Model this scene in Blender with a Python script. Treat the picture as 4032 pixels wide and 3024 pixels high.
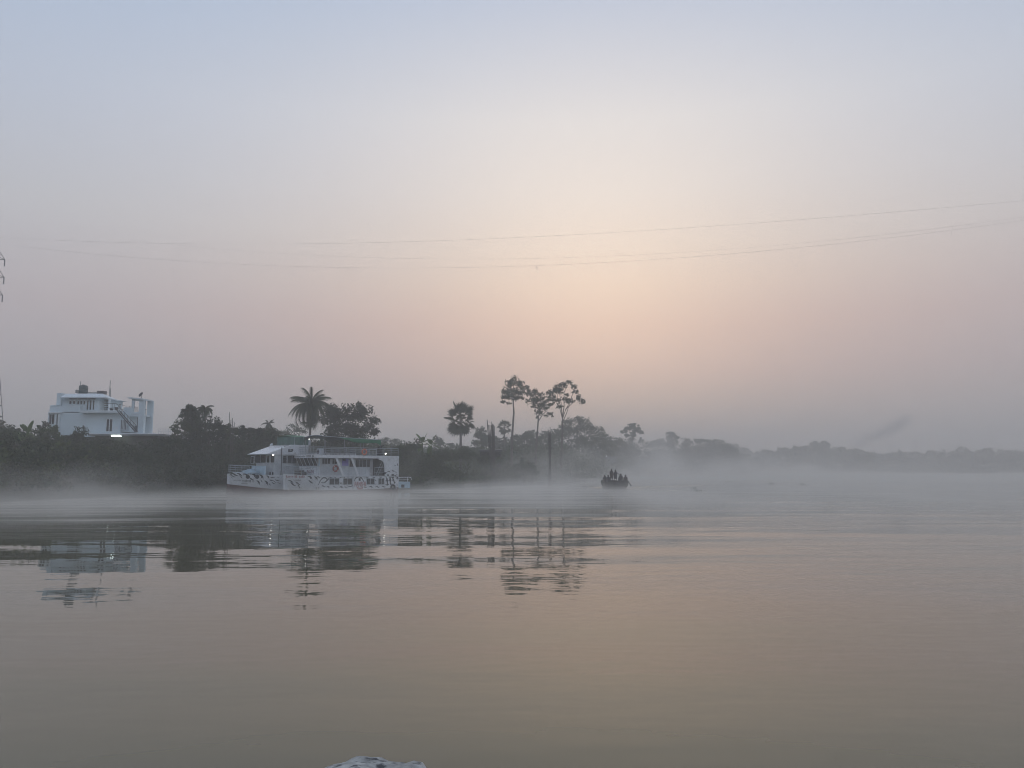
import bpy, bmesh, math, random
import numpy as np
from mathutils import Vector, Matrix
R = math.radians
S = bpy.context.scene
COL = S.collection
for o in list(bpy.data.objects): bpy.data.objects.remove(o)

# ------------------------------------------------------------------ camera
F_PX, CX, CY = 3030.0, 2016.0, 1512.0        # focal length and centre in photo pixels
CAM_Z = 3.1
PITCH = math.atan(338/F_PX)
cam = bpy.data.cameras.new('camera'); cam_o = bpy.data.objects.new('camera', cam); COL.objects.link(cam_o)
cam.sensor_width = 36; cam.lens = 36*F_PX/4032
cam.clip_start = 0.1; cam.clip_end = 20000
cam_o.location = (0, 0, CAM_Z); cam_o.rotation_euler = (math.pi/2+PITCH, 0, 0)
S.camera = cam_o

def at(px, py, D):
    """world point seen at photo pixel (px, py) at distance D along the ground axis y"""
    u, v = (px-CX)/F_PX, (CY-py)/F_PX
    t = D/(math.cos(PITCH)-v*math.sin(PITCH))
    return Vector((u*t, D, CAM_Z+t*(math.sin(PITCH)+v*math.cos(PITCH))))
def mpp(D): return D/F_PX                     # metres per photo pixel

# ------------------------------------------------------------------ sky
def lin(c):
    return tuple(((x/255)/12.92 if x <= 10 else ((x/255+.055)/1.055)**2.4) for x in c)
SUN_AZ = R(6.5); SUN_EL = R(12.0)
w = bpy.data.worlds.new('World'); S.world = w; w.use_nodes = True
nt = w.node_tree; nt.nodes.clear()
def N(tree, kind, **kw):
    n = tree.nodes.new(kind)
    for k, v in kw.items(): setattr(n, k, v)
    return n
def math_node(tree, op, a, b=None, c=None, clamp=False):
    n = tree.nodes.new('ShaderNodeMath'); n.operation = op; n.use_clamp = clamp
    for i, s in enumerate((a, b, c)):
        if s is None: continue
        if isinstance(s, (int, float)): n.inputs[i].default_value = s
        else: tree.links.new(s, n.inputs[i])
    return n.outputs[0]
def ramp(tree, fac, stops, interp='LINEAR'):
    n = tree.nodes.new('ShaderNodeValToRGB'); cr = n.color_ramp; cr.interpolation = interp
    while len(cr.elements) > 1: cr.elements.remove(cr.elements[-1])
    for i, (p, c) in enumerate(stops):
        e = cr.elements[0] if i == 0 else cr.elements.new(p)
        e.position = p; e.color = (*c, 1) if len(c) == 3 else c
    tree.links.new(fac, n.inputs[0]); return n.outputs[0]
tc = N(nt, 'ShaderNodeTexCoord')
sep = N(nt, 'ShaderNodeSeparateXYZ'); nt.links.new(tc.outputs['Generated'], sep.inputs[0])
el = math_node(nt, 'MULTIPLY', math_node(nt, 'ARCSINE', sep.outputs[2]), 180/math.pi)
elf = math_node(nt, 'DIVIDE', math_node(nt, 'ADD', el, 10), 100, clamp=True)
def stops(lst): return [((e+10)/100, lin(c)) for e, c in lst]
sun_side = ramp(nt, elf, stops([(-5,(168,158,156)),(3,(184,162,157)),(7,(204,168,162)),(10.5,(215,179,168)),(13.5,(223,197,183)),(16,(226,208,197)),
    (20,(227,217,212)),(25,(224,220,220)),(33,(190,199,217)),(60,(164,177,200)),(90,(150,163,188))]))
far_side = ramp(nt, elf, stops([(-5,(162,163,170)),(5,(166,164,172)),(11,(178,173,180)),(17,(186,189,197)),
    (24,(179,190,209)),(33,(164,185,213)),(60,(158,172,198)),(90,(148,162,187))]))
# angle round the horizon from the sun
hl = math_node(nt, 'SQRT', math_node(nt, 'ADD', math_node(nt, 'MULTIPLY', sep.outputs[0], sep.outputs[0]), math_node(nt, 'MULTIPLY', sep.outputs[1], sep.outputs[1])))
dt = math_node(nt, 'ADD', math_node(nt, 'MULTIPLY', sep.outputs[0], math.sin(SUN_AZ)), math_node(nt, 'MULTIPLY', sep.outputs[1], math.cos(SUN_AZ)))
ca = math_node(nt, 'DIVIDE', dt, math_node(nt, 'MAXIMUM', hl, 1e-4))
ang = math_node(nt, 'MULTIPLY', math_node(nt, 'ARCCOSINE', math_node(nt, 'MINIMUM', ca, 1.0)), 180/math.pi)
q = math_node(nt, 'DIVIDE', ang, 28.0)
g = math_node(nt, 'POWER', math.e, math_node(nt, 'MULTIPLY', math_node(nt, 'MULTIPLY', q, q), -1.0))
mix = N(nt, 'ShaderNodeMix', data_type='RGBA'); nt.links.new(g, mix.inputs[0]); nt.links.new(far_side, mix.inputs[6]); nt.links.new(sun_side, mix.inputs[7])
# clear-sky light above the haze veil
sky = N(nt, 'ShaderNodeTexSky', sky_type='NISHITA', sun_disc=False, sun_elevation=SUN_EL, sun_rotation=SUN_AZ, dust_density=4.0, air_density=1.0)
veil = N(nt, 'ShaderNodeBackground'); nt.links.new(mix.outputs[2], veil.inputs[0]); veil.inputs[1].default_value = SKY_VEIL = 0.92
clear = N(nt, 'ShaderNodeBackground'); nt.links.new(sky.outputs[0], clear.inputs[0]); clear.inputs[1].default_value = 0.05*0.09
add = N(nt, 'ShaderNodeAddShader'); nt.links.new(veil.outputs[0], add.inputs[0]); nt.links.new(clear.outputs[0], add.inputs[1])
out = N(nt, 'ShaderNodeOutputWorld'); nt.links.new(add.outputs[0], out.inputs[0])
w.cycles.sampling_method = 'MANUAL'; w.cycles.sample_map_resolution = 512

sun = bpy.data.lights.new('sun', 'SUN'); sun.energy = 0.5; sun.angle = R(150); sun.color = (1, .86, .72)
sun_o = bpy.data.objects.new('sun', sun); COL.objects.link(sun_o)
sun_o.rotation_euler = (math.pi/2-SUN_EL, 0, math.pi-SUN_AZ); sun_o.location = (0, 0, 100)
S.view_settings.view_transform = 'Standard'; S.view_settings.look = 'None'
S.view_settings.exposure = 0.20; S.view_settings.gamma = 1.0; S.view_settings.use_curve_mapping = False
S.render.engine = 'CYCLES'
cy = S.cycles
cy.use_denoising = True; cy.denoiser = 'OPENIMAGEDENOISE'
cy.max_bounces = 6; cy.diffuse_bounces = 2; cy.glossy_bounces = 3; cy.transmission_bounces = 4; cy.volume_bounces = 4; cy.transparent_max_bounces = 8
cy.volume_step_rate = 1.0; cy.volume_max_steps = 256
cy.sample_clamp_indirect = 4.0
cy.filter_width = 1.0; cy.use_adaptive_sampling = True; cy.adaptive_threshold = 0.02
# ------------------------------------------------------------------ helpers
def tag(o, label=None, cat=None, group=None, kind=None):
    for k, v in (('label', label), ('category', cat), ('group', group), ('kind', kind)):
        if v: o[k] = v
    return o
def empty(name, loc=(0,0,0), rz=0, label=None, cat=None, group=None):
    o = bpy.data.objects.new(name, None); COL.objects.link(o); o.location = loc; o.rotation_euler = (0,0,rz)
    o.empty_display_size = .2
    return tag(o, label, cat, group)
def link(name, me, parent=None, loc=None, rot=None, scale=None):
    o = bpy.data.objects.new(name, me); COL.objects.link(o)
    if parent: o.parent = parent
    if loc is not None: o.location = loc
    if rot is not None: o.rotation_euler = rot
    if scale is not None: o.scale = scale if hasattr(scale, '__len__') else (scale,)*3
    return o
def copy_tree(o, parent=None):
    c = o.copy(); COL.objects.link(c); c.parent = parent
    for ch in list(o.children): copy_tree(ch, c)
    return c
class MB:
    """collects shapes and links them as one mesh object"""
    def __init__(s): s.v, s.f = [], []
    def add(s, v, f):
        n = len(s.v); s.v += [tuple(p) for p in v]; s.f += [tuple(i+n for i in q) for q in f]; return s
    def box(s, a, b):
        (x0,y0,z0),(x1,y1,z1) = a, b
        return s.add([(x0,y0,z0),(x1,y0,z0),(x1,y1,z0),(x0,y1,z0),(x0,y0,z1),(x1,y0,z1),(x1,y1,z1),(x0,y1,z1)],
                     [(0,3,2,1),(4,5,6,7),(0,1,5,4),(1,2,6,5),(2,3,7,6),(3,0,4,7)])
    def prism(s, pts, d):
        """polygon pts (3-D) pushed along vector d"""
        n = len(pts); d = Vector(d); p = [Vector(q) for q in pts]
        return s.add(p+[q+d for q in p], [tuple(range(n))[::-1], tuple(range(n, 2*n))]+[(i,(i+1)%n,(i+1)%n+n,i+n) for i in range(n)])
    def tube(s, pts, rad, n=6, caps=True):
        pts = [Vector(p) for p in pts]; k = len(pts)
        rad = rad if hasattr(rad, '__len__') else [rad]*k
        base = len(s.v)
        for i, p in enumerate(pts):
            t = (pts[min(i+1,k-1)]-pts[max(i-1,0)]).normalized()
            a = t.cross(Vector((0,0,1)) if abs(t.z) < .9 else Vector((1,0,0))).normalized(); b = t.cross(a)
            for j in range(n):
                an = 2*math.pi*j/n; s.v.append(tuple(p+(a*math.cos(an)+b*math.sin(an))*rad[i]))
        for i in range(k-1):
            for j in range(n):
                s.f.append((base+i*n+j, base+i*n+(j+1)%n, base+(i+1)*n+(j+1)%n, base+(i+1)*n+j))
        if caps:
            s.f.append(tuple(base+j for j in range(n))[::-1]); s.f.append(tuple(base+(k-1)*n+j for j in range(n)))
        return s
    def lathe(s, prof, n=16, c=(0,0,0)):
        base = len(s.v); k = len(prof)
        for r, z in prof:
            for j in range(n):
                an = 2*math.pi*j/n; s.v.append((c[0]+r*math.cos(an), c[1]+r*math.sin(an), c[2]+z))
        for i in range(k-1):
            for j in range(n): s.f.append((base+i*n+j, base+i*n+(j+1)%n, base+(i+1)*n+(j+1)%n, base+(i+1)*n+j))
        s.f.append(tuple(base+j for j in range(n))[::-1]); s.f.append(tuple(base+(k-1)*n+j for j in range(n)))
        return s
    def torus(s, c, R0, r, ax=(0,1,0), n=20, m=8):
        ax = Vector(ax).normalized(); a = ax.cross(Vector((0,0,1)) if abs(ax.z)<.9 else Vector((1,0,0))).normalized(); b = ax.cross(a); base=len(s.v)
        for i in range(n):
            t = 2*math.pi*i/n; d = a*math.cos(t)+b*math.sin(t)
            for j in range(m):
                q = 2*math.pi*j/m; s.v.append(tuple(Vector(c)+d*(R0+r*math.cos(q))+ax*r*math.sin(q)))
        for i in range(n):
            for j in range(m): s.f.append((base+i*m+j, base+((i+1)%n)*m+j, base+((i+1)%n)*m+(j+1)%m, base+i*m+(j+1)%m))
        return s
    def mesh(s, name, mat, smooth=False):
        me = bpy.data.meshes.new(name); me.from_pydata(s.v, [], s.f); me.update()
        if mat: me.materials.append(mat)
        if smooth: me.polygons.foreach_set('use_smooth', [True]*len(me.polygons))
        return me
    def build(s, name, mat, parent=None, smooth=False, **kw):
        return link(name, s.mesh(name, mat, smooth), parent, **kw)
def np_mesh(name, V, Q, mat, smooth=False):
    """V (n,3), Q (m,k) arrays"""
    me = bpy.data.meshes.new(name); V = np.asarray(V, dtype=np.float32); Q = np.asarray(Q, dtype=np.int32)
    me.vertices.add(len(V)); me.vertices.foreach_set('co', V.ravel())
    k = Q.shape[1]; me.loops.add(Q.size); me.loops.foreach_set('vertex_index', Q.ravel())
    me.polygons.add(len(Q)); me.polygons.foreach_set('loop_start', np.arange(0, Q.size, k, dtype=np.int32))
    me.update(calc_edges=True); me.validate()
    if mat: me.materials.append(mat)
    if smooth: me.polygons.foreach_set('use_smooth', np.ones(len(Q), dtype=bool))
    return me

# ------------------------------------------------------------------ materials
def mat(name, col, rough=.7, var=.15, scale=2.0, metal=0.0, spec=.4, bump=0.0, emit=None, estr=0.0, dark=None, thr=None):
    """Principled with a procedural variation of its colour; dark/thr add worn blotches of a second colour"""
    m = bpy.data.materials.new(name); m.use_nodes = True; t = m.node_tree; b = t.nodes['Principled BSDF']
    b.inputs['Roughness'].default_value = rough; b.inputs['Metallic'].default_value = metal; b.inputs['Specular IOR Level'].default_value = spec
    c = t.nodes.new('ShaderNodeTexCoord'); n = t.nodes.new('ShaderNodeTexNoise'); n.inputs['Scale'].default_value = scale; n.inputs['Detail'].default_value = 4
    t.links.new(c.outputs['Object'], n.inputs['Vector'])
    lo = tuple(x*(1-var) for x in col); hi = tuple(min(1, x*(1+var)) for x in col)
    r = ramp(t, n.outputs[0], [(.3, lo), (.7, hi)])
    if dark:
        n2 = t.nodes.new('ShaderNodeTexNoise'); n2.inputs['Scale'].default_value = scale*1.7; n2.inputs['Detail'].default_value = 6
        t.links.new(c.outputs['Object'], n2.inputs['Vector'])
        f = ramp(t, n2.outputs[0], [(thr, (0,0,0)), (thr+.15, (1,1,1))])
        mx = t.nodes.new('ShaderNodeMix'); mx.data_type = 'RGBA'; t.links.new(f, mx.inputs[0]); t.links.new(r, mx.inputs[6]); mx.inputs[7].default_value = (*dark, 1); r = mx.outputs[2]
    t.links.new(r, b.inputs['Base Color'])
    if bump:
        bp = t.nodes.new('ShaderNodeBump'); bp.inputs['Strength'].default_value = bump; bp.inputs['Distance'].default_value = .05
        t.links.new(n.outputs[0], bp.inputs['Height']); t.links.new(bp.outputs[0], b.inputs['Normal'])
    if emit: b.inputs['Emission Color'].default_value = (*emit, 1); b.inputs['Emission Strength'].default_value = estr
    return m
def leaf_mat(name, col, var=.35):
    m = bpy.data.materials.new(name); m.use_nodes = True; t = m.node_tree; b = t.nodes['Principled BSDF']
    b.inputs['Roughness'].default_value = .6; b.inputs['Specular IOR Level'].default_value = .3
    g = t.nodes.new('ShaderNodeNewGeometry'); oi = t.nodes.new('ShaderNodeObjectInfo'); c = t.nodes.new('ShaderNodeTexCoord')
    n = t.nodes.new('ShaderNodeTexNoise'); n.inputs['Scale'].default_value = .6; n.inputs['Detail'].default_value = 2; t.links.new(c.outputs['Object'], n.inputs[0])
    s = math_node(t, 'ADD', math_node(t, 'MULTIPLY', g.outputs['Random Per Island'], .5), math_node(t, 'ADD', math_node(t, 'MULTIPLY', n.outputs[0], .5), math_node(t, 'MULTIPLY', oi.outputs['Random'], .2)))
    lo = tuple(x*(1-var) for x in col); hi = (col[0]*(1+var*1.5), col[1]*(1+var), col[2]*(1+var*.5))
    r = ramp(t, s, [(.25, lo), (.9, hi)]); t.links.new(r, b.inputs['Base Color'])
    tr = t.nodes.new('ShaderNodeBsdfTranslucent'); t.links.new(r, tr.inputs[0]); mx = t.nodes.new('ShaderNodeMixShader'); mx.inputs[0].default_value = .25
    t.links.new(b.outputs[0], mx.inputs[1]); t.links.new(tr.outputs[0], mx.inputs[2]); t.links.new(mx.outputs[0], t.nodes['Material Output'].inputs[0])
    return m
M = dict(
    earth=mat('earth', (.050,.054,.030), .95, .3, .4), bark=mat('bark', (.10,.085,.07), .9, .3, 3), pale_bark=mat('pale_bark', (.16,.14,.12), .9, .3, 2),
    leaf=leaf_mat('leaf', (.045,.070,.026)), leaf_dark=leaf_mat('leaf_dark', (.032,.052,.024)), leaf_light=leaf_mat('leaf_light', (.065,.098,.034)),
    leaf_dry=leaf_mat('leaf_dry', (.085,.085,.05)), palm=leaf_mat('palm', (.045,.062,.028)), banana=leaf_mat('banana_leaf', (.085,.14,.045)),
)

# ------------------------------------------------------------------ water and banks
def water_mat():
    m = bpy.data.materials.new('river_water'); m.use_nodes = True; t = m.node_tree; b = t.nodes['Principled BSDF']
    b.inputs['Base Color'].default_value = (.080,.074,.040,1); b.inputs['Roughness'].default_value = .03; b.inputs['IOR'].default_value = 1.33
    c = t.nodes.new('ShaderNodeTexCoord')
    def noise(sx, sy, sc, det, dist=0.0):
        mp = t.nodes.new('ShaderNodeMapping'); mp.inputs['Scale'].default_value = (sx, sy, 1); t.links.new(c.outputs['Object'], mp.inputs[0])
        n = t.nodes.new('ShaderNodeTexNoise'); n.inputs['Scale'].default_value = sc; n.inputs['Detail'].default_value = det; n.inputs['Distortion'].default_value = dist
        t.links.new(mp.outputs[0], n.inputs[0]); return n.outputs[0]
    big = noise(.22, 1, .15, 1); mid = noise(.35, 1, .7, 2, .3); small = noise(.5, 1, 2.6, 1)
    patch = ramp(t, noise(.5, 1, .035, 2), [(.35,(.25,.25,.25)),(.65,(1,1,1))])
    h = math_node(t, 'ADD', math_node(t, 'MULTIPLY', big, .155), math_node(t, 'MULTIPLY', math_node(t, 'ADD', math_node(t, 'MULTIPLY', mid, .030), math_node(t, 'MULTIPLY', small, .006)), patch))
    bp = t.nodes.new('ShaderNodeBump'); bp.inputs['Strength'].default_value = 1.0; bp.inputs['Distance'].default_value = 1.0
    t.links.new(h, bp.inputs['Height']); t.links.new(bp.outputs[0], b.inputs['Normal'])
    return m
BOX = (-900, -400, 1500, 1500)
river = MB().add([(BOX[0]+5,BOX[1]+5,0),(BOX[2]-5,BOX[1]+5,0),(BOX[2]-5,BOX[3]-5,0),(BOX[0]+5,BOX[3]-5,0)], [(0,1,2,3)]).build('river', water_mat()); tag(river, kind='structure')

# ------------------------------------------------------------------ air
def volume_box(name, x0, y0, x1, y1, z0, z1, m):
    o = MB().box((x0,y0,z0),(x1,y1,z1)).build(name, m); tag(o, kind='stuff'); return o
hm = bpy.data.materials.new('haze_air'); hm.use_nodes = True; t = hm.node_tree; t.nodes.clear()
pv = t.nodes.new('ShaderNodeVolumePrincipled'); pv.inputs['Color'].default_value = (.985,.955,.915,1); pv.inputs['Density'].default_value = .0020; pv.inputs['Anisotropy'].default_value = .2
t.links.new(pv.outputs[0], t.nodes.new('ShaderNodeOutputMaterial').inputs['Volume'])
haze = volume_box('haze', BOX[0], BOX[1], BOX[2], BOX[3], -1.5, 66, hm)
mm = bpy.data.materials.new('river_mist'); mm.use_nodes = True; t = mm.node_tree; t.nodes.clear()
c = t.nodes.new('ShaderNodeTexCoord'); sp = t.nodes.new('ShaderNodeSeparateXYZ'); t.links.new(c.outputs['Object'], sp.inputs[0])
def mnoise(scale, sc, det):
    mp = t.nodes.new('ShaderNodeMapping'); mp.inputs['Scale'].default_value = scale; t.links.new(c.outputs['Object'], mp.inputs[0])
    n = t.nodes.new('ShaderNodeTexNoise'); n.inputs['Scale'].default_value = sc; n.inputs['Detail'].default_value = det; t.links.new(mp.outputs[0], n.inputs[0]); return n.outputs[0]
n1 = mnoise((1,.4,1.3), .042, 4)
def smooth(src, lo, hi):
    n = t.nodes.new('ShaderNodeMapRange'); n.interpolation_type = 'SMOOTHSTEP'; t.links.new(src, n.inputs[0]); n.inputs[1].default_value = lo; n.inputs[2].default_value = hi; return n.outputs[0]
land_side = math_node(t, 'MULTIPLY', math_node(t, 'MULTIPLY', smooth(sp.outputs[0], -28, 8), smooth(sp.outputs[1], 112, 165)), smooth(sp.outputs[0], 150, 70))
wisp = math_node(t, 'MAXIMUM', math_node(t, 'MULTIPLY_ADD', n1, 34.0, -15.9), 1.2)      # height of the mist top: low sheet with rising wisps
top = math_node(t, 'ADD', wisp, math_node(t, 'MULTIPLY', land_side, math_node(t, 'MULTIPLY_ADD', n1, 14.0, 2.0)))
fade = math_node(t, 'SUBTRACT', 1.0, math_node(t, 'DIVIDE', sp.outputs[2], top), clamp=True)
fade = math_node(t, 'MULTIPLY', fade, fade)
core = math_node(t, 'MULTIPLY_ADD', math_node(t, 'SUBTRACT', 1.0, math_node(t, 'DIVIDE', sp.outputs[2], 1.6), clamp=True), .108, .046)
dens = math_node(t, 'MULTIPLY', math_node(t, 'MULTIPLY', fade, math_node(t, 'MULTIPLY', smooth(sp.outputs[1], 42, 80), math_node(t, 'MULTIPLY_ADD', smooth(sp.outputs[1], 420, 180), .75, .25))), core)
dens = math_node(t, 'MULTIPLY', dens, math_node(t, 'MULTIPLY_ADD', smooth(sp.outputs[0], 26, -8), .25, .75))
n2 = mnoise((1,.5,1.1), .085, 4)
dens = math_node(t, 'MULTIPLY', dens, math_node(t, 'MULTIPLY_ADD', smooth(n2, .43, .60), 1.65, .26))       # torn, uneven sheet
pv = t.nodes.new('ShaderNodeVolumePrincipled'); pv.inputs['Color'].default_value = (1,.97,.915,1); pv.inputs['Anisotropy'].default_value = .1
t.links.new(dens, pv.inputs['Density']); t.links.new(pv.outputs[0], t.nodes.new('ShaderNodeOutputMaterial').inputs['Volume'])
mm.cycles.volume_step_rate = 4.0
mist = volume_box('mist', -200, 34, 420, 620, .01, 12.0, mm)
# ------------------------------------------------------------------ land: waterline (near bank, bend, far shore)
SHORE = np.array([(-420,20),(-140,44),(-54,62),(-51,78),(-47,98),(-43,112),(-31,124),(-15,126),(-9,136),(-4,150),(3.5,158),(14.5,190),(30,240),(56,313),(139,427),
                  (190,545),(205,640),(330,668),(520,655),(900,640),(1480,600)], float)
LANDPOLY = np.vstack([SHORE, [(1480,1480),(-880,1480),(-880,20)]])
def inside(P, poly):
    x, y = P[:,0], P[:,1]; r = np.zeros(len(P), bool); n = len(poly)
    for i in range(n):
        (x0,y0),(x1,y1) = poly[i], poly[(i+1)%n]
        c = ((y0 > y) != (y1 > y)) & (x < (x1-x0)*(y-y0)/((y1-y0) if y1 != y0 else 1e-9)+x0); r ^= c
    return r
def shore_dist(P):
    d = np.full(len(P), 1e9)
    for a, b in zip(SHORE[:-1], SHORE[1:]):
        ab = b-a; t = np.clip(((P-a)@ab)/(ab@ab), 0, 1); d = np.minimum(d, np.linalg.norm(P-(a+t[:,None]*ab), axis=1))
    return np.where(inside(P, LANDPOLY), d, -d)
def land_h(P):
    P = np.atleast_2d(np.asarray(P, float)); d = shore_dist(P); x, y = P[:,0], P[:,1]
    top = np.interp(x, [-60,-30,-10,15,60,150,400], [6.3,5.6,3.0,2.2,2.6,3.5,4.0])   # height of the bank behind the waterline
    rise = np.interp(d, [-8,-1,0,3,9,25,80,300], [-1.2,-.5,0,.30,.62,1.0,1.15,1.9])
    wob = .25*np.sin(x*.31+y*.17)+.2*np.sin(x*.11-y*.23)
    return np.where(d > 0, rise*top+wob*np.clip(d/6, 0, 1), np.clip(rise, -1.2, 0))
def zland(x, y): return float(land_h([(x, y)])[0])
def land_mesh(x0, x1, y0, y1, step):
    xs = np.arange(x0, x1+.01, step); ys = np.arange(y0, y1+.01, step); X, Y = np.meshgrid(xs, ys)
    P = np.c_[X.ravel(), Y.ravel()]; V = np.c_[P, land_h(P)]; nx, ny = len(xs), len(ys)
    i = (np.arange(ny-1)[:,None]*nx+np.arange(nx-1)).ravel(); Q = np.c_[i, i+1, i+nx+1, i+nx]
    return np_mesh('river_bank', V, Q[(V[Q][:,:,2] > -1.1).any(axis=1)], M['earth'], True)
tag(link('river_bank', land_mesh(-870, 1470, 40, 1470, 5.0)), kind='structure')

# ------------------------------------------------------------------ foliage
def leaf_cards(C, size, rng, flat=0.0, ratio=.5):
    n = len(C); a = rng.normal(size=(n,3)); a[:,2] *= (1-flat); a /= np.linalg.norm(a, axis=1)[:,None]
    b = np.cross(a, rng.normal(size=(n,3))); b /= np.linalg.norm(b, axis=1)[:,None]
    L = (size*rng.uniform(.6, 1.4, n))[:,None]*.5
    V = np.stack([C-a*L, C+b*L*ratio-a*L*.1, C+a*L, C-b*L*ratio-a*L*.1], 1).reshape(-1, 3)
    return V, np.arange(4*n).reshape(-1, 4)
def cloud(blobs, n, size, rng, sub=12, spread=.5, ratio=.5):
    """leaves in clumps spread through a set of ellipsoids [(centre, radii)]"""
    wts = np.array([(r[0]*r[1]*r[2])**(2/3) for _, r in blobs]); wts /= wts.sum(); out = []
    for (c, r), q in zip(blobs, wts):
        m = max(12, int(n*q)); k = sub
        d = rng.normal(size=(k,3)); d /= np.linalg.norm(d, axis=1)[:,None]; d[:,2] = np.where(d[:,2] < -.8, -d[:,2], d[:,2])
        cc = d*rng.uniform(.35, .98, k)[:,None]; s = rng.integers(0, k, m); p = rng.normal(size=(m,3))
        p = p/np.linalg.norm(p, axis=1)[:,None]*(rng.uniform(0, 1, m)**.45)[:,None]*spread*rng.uniform(.6, 1.15, k)[s][:,None]
        out.append(np.array(c)+(cc[s]+p)*np.array(r))
    return leaf_cards(np.vstack(out), size, rng, ratio=ratio)
def px_blob(b, D, rng, depth=.85, dy=0.0):
    p = at(b[0], b[1], D+dy); k = mpp(D)
    return (p.x, p.y+rng.uniform(-.35, .35)*b[2]*k, p.z), (b[2]*k, b[2]*k*depth, b[3]*k)
def tree(name, label, D, blobs, trunk, n=2600, leaf=.38, m='leaf', rad=.22, group=None, cat='tree', seed=None, limbs=4, spread=.5, sub=12, bark='bark', extra=None):
    n = int(n*1.6)
    """blobs: (px, py, rx, ry) of the foliage masses; trunk: photo points from the ground up"""
    rng = np.random.default_rng(seed if seed is not None else abs(hash(label)) % 2**31 if False else sum(map(ord, label)))
    B = [px_blob(b, D, rng) for b in blobs]
    pts = [at(x, y, D) for x, y in trunk]; g = zland(pts[0].x, D); pts[0].z = min(pts[0].z, g)-.1
    base = pts[0].copy(); root = empty(name, base, 0, label, cat, group)
    k = len(pts); MB().tube([p-base for p in pts], [rad*(1-.65*i/max(1,k-1)) for i in range(k)], 7).build('trunk', M[bark], root, True)
    top = pts[-1]; order = sorted(range(len(B)), key=lambda i: -B[i][1][0])[:limbs]
    for i in order:
        c = Vector(B[i][0]); s = top-(top-pts[-2])*rng.uniform(0, .5); mid = s.lerp(c, .5)+Vector((0,0,-.08*(c-s).length))
        MB().tube([s-base, mid-base, c-base], [rad*.32, rad*.24, rad*.1], 5).build('limb', M[bark], root, True)
    for e in (extra or []):
        q = [at(x, y, D)-base for x, y in e]; MB().tube(q, [rad*.42*(1-.7*i/(len(q)-1)) for i in range(len(q))], 5).build('limb', M[bark], root, True)
    V, Q = cloud(B, n, leaf, rng, sub, spread); link('crown', np_mesh('crown', V-np.array(base), Q, M[m]), root)
    return root
def shrub(label, D, blobs, n=900, leaf=.32, m='leaf', group=None, name='shrub', cat='shrub'):
    rng = np.random.default_rng(sum(map(ord, label))); B = [px_blob(b, D, rng) for b in blobs]
    x = B[0][0][0]; g = zland(x, D); base = Vector((x, D, min(g, B[0][0][2]-B[0][1][2])))
    root = empty(name, base, 0, label, cat, group)
    st = MB()
    for c, r in B:
        for j in range(2): st.tube([(rng.uniform(-.2,.2), rng.uniform(-.2,.2), -.2), tuple((Vector(c)-base)*.6), tuple(Vector(c)-base)], [.07,.05,.02], 4)
    st.build('stem', M['bark'], root)
    V, Q = cloud(B, n, leaf, rng, 12, .5); link('foliage', np_mesh('foliage', V-np.array(base), Q, M[m]), root)
    return root

# ------------------------------------------------------------------ palms and bananas
def frond_mesh(L, droop, rng, width=.54, n=46, side=.36):
    """a feather frond along +x: arched midrib with leaflets hanging on both sides"""
    V, F = [], []
    def pt(t): return Vector((L*(math.sin(t*droop)/droop if droop > .05 else t), 0, L*((1-math.cos(t*droop))/-droop if droop > .05 else 0)))
    for i in range(n-1):                                       # midrib
        a, b = pt(i/n), pt((i+1)/n); w = .035*(1-i/n)+.008; j = len(V)
        V += [a+Vector((0,w,0)), a-Vector((0,w,0)), b-Vector((0,w,0)), b+Vector((0,w,0))]; F.append((j,j+1,j+2,j+3))
    for i in range(2, n):
        t = i/n; p = pt(t); d = (pt(t+.02)-pt(t-.02)).normalized(); ln = width*L*.55*math.sin(math.pi*min(1,t*.85+.12))**.7
        for s in (-1, 1):
            tip = p+Vector((0,s,0))*ln*side+d*ln*.55+Vector((0,0,-1))*ln*rng.uniform(.7,1.25); q = d*.05; j = len(V)
            V += [p-q, p+q, tip]; F.append((j,j+1,j+2))
    me = bpy.data.meshes.new('frond'); me.from_pydata([tuple(v) for v in V], [], F); me.materials.append(M['palm']); return me
def coconut_palm(label, px, py, D, r_px, trunk, nf=20, rad=.16, name='coconut_palm', seed=3, group=None, up=82):
    rng = np.random.default_rng(seed); c = at(px, py, D); L = r_px*mpp(D)
    pts = [at(x, y, D) for x, y in trunk]; pts[0].z = zland(pts[0].x, D)-.1; pts[-1] = c; base = pts[0].copy()
    root = empty(name, base, 0, label, 'palm tree', group)
    MB().tube([p-base for p in pts], [rad*(1.25-.5*i/(len(pts)-1)) for i in range(len(pts))], 8).build('trunk', M['pale_bark'], root, True)
    meshes = [frond_mesh(L*f, d, rng) for f, d in ((.90,1.25),(1.08,1.75),(1.2,2.3),(1.15,2.7))]
    for i in range(nf):
        az = i*2.39996+rng.uniform(-.5,.5); t = (i+.5)/nf; tilt = R(up-(up+42)*t**.8+rng.uniform(-18,18)); k = min(3, int(t*4))
        o = link('frond', meshes[k], root, loc=c-base, rot=(Matrix.Rotation(az,3,'Z')@Matrix.Rotation(-tilt,3,'Y')).to_euler())
        o.scale = (rng.uniform(.74,1.10),)*3
    return root
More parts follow.
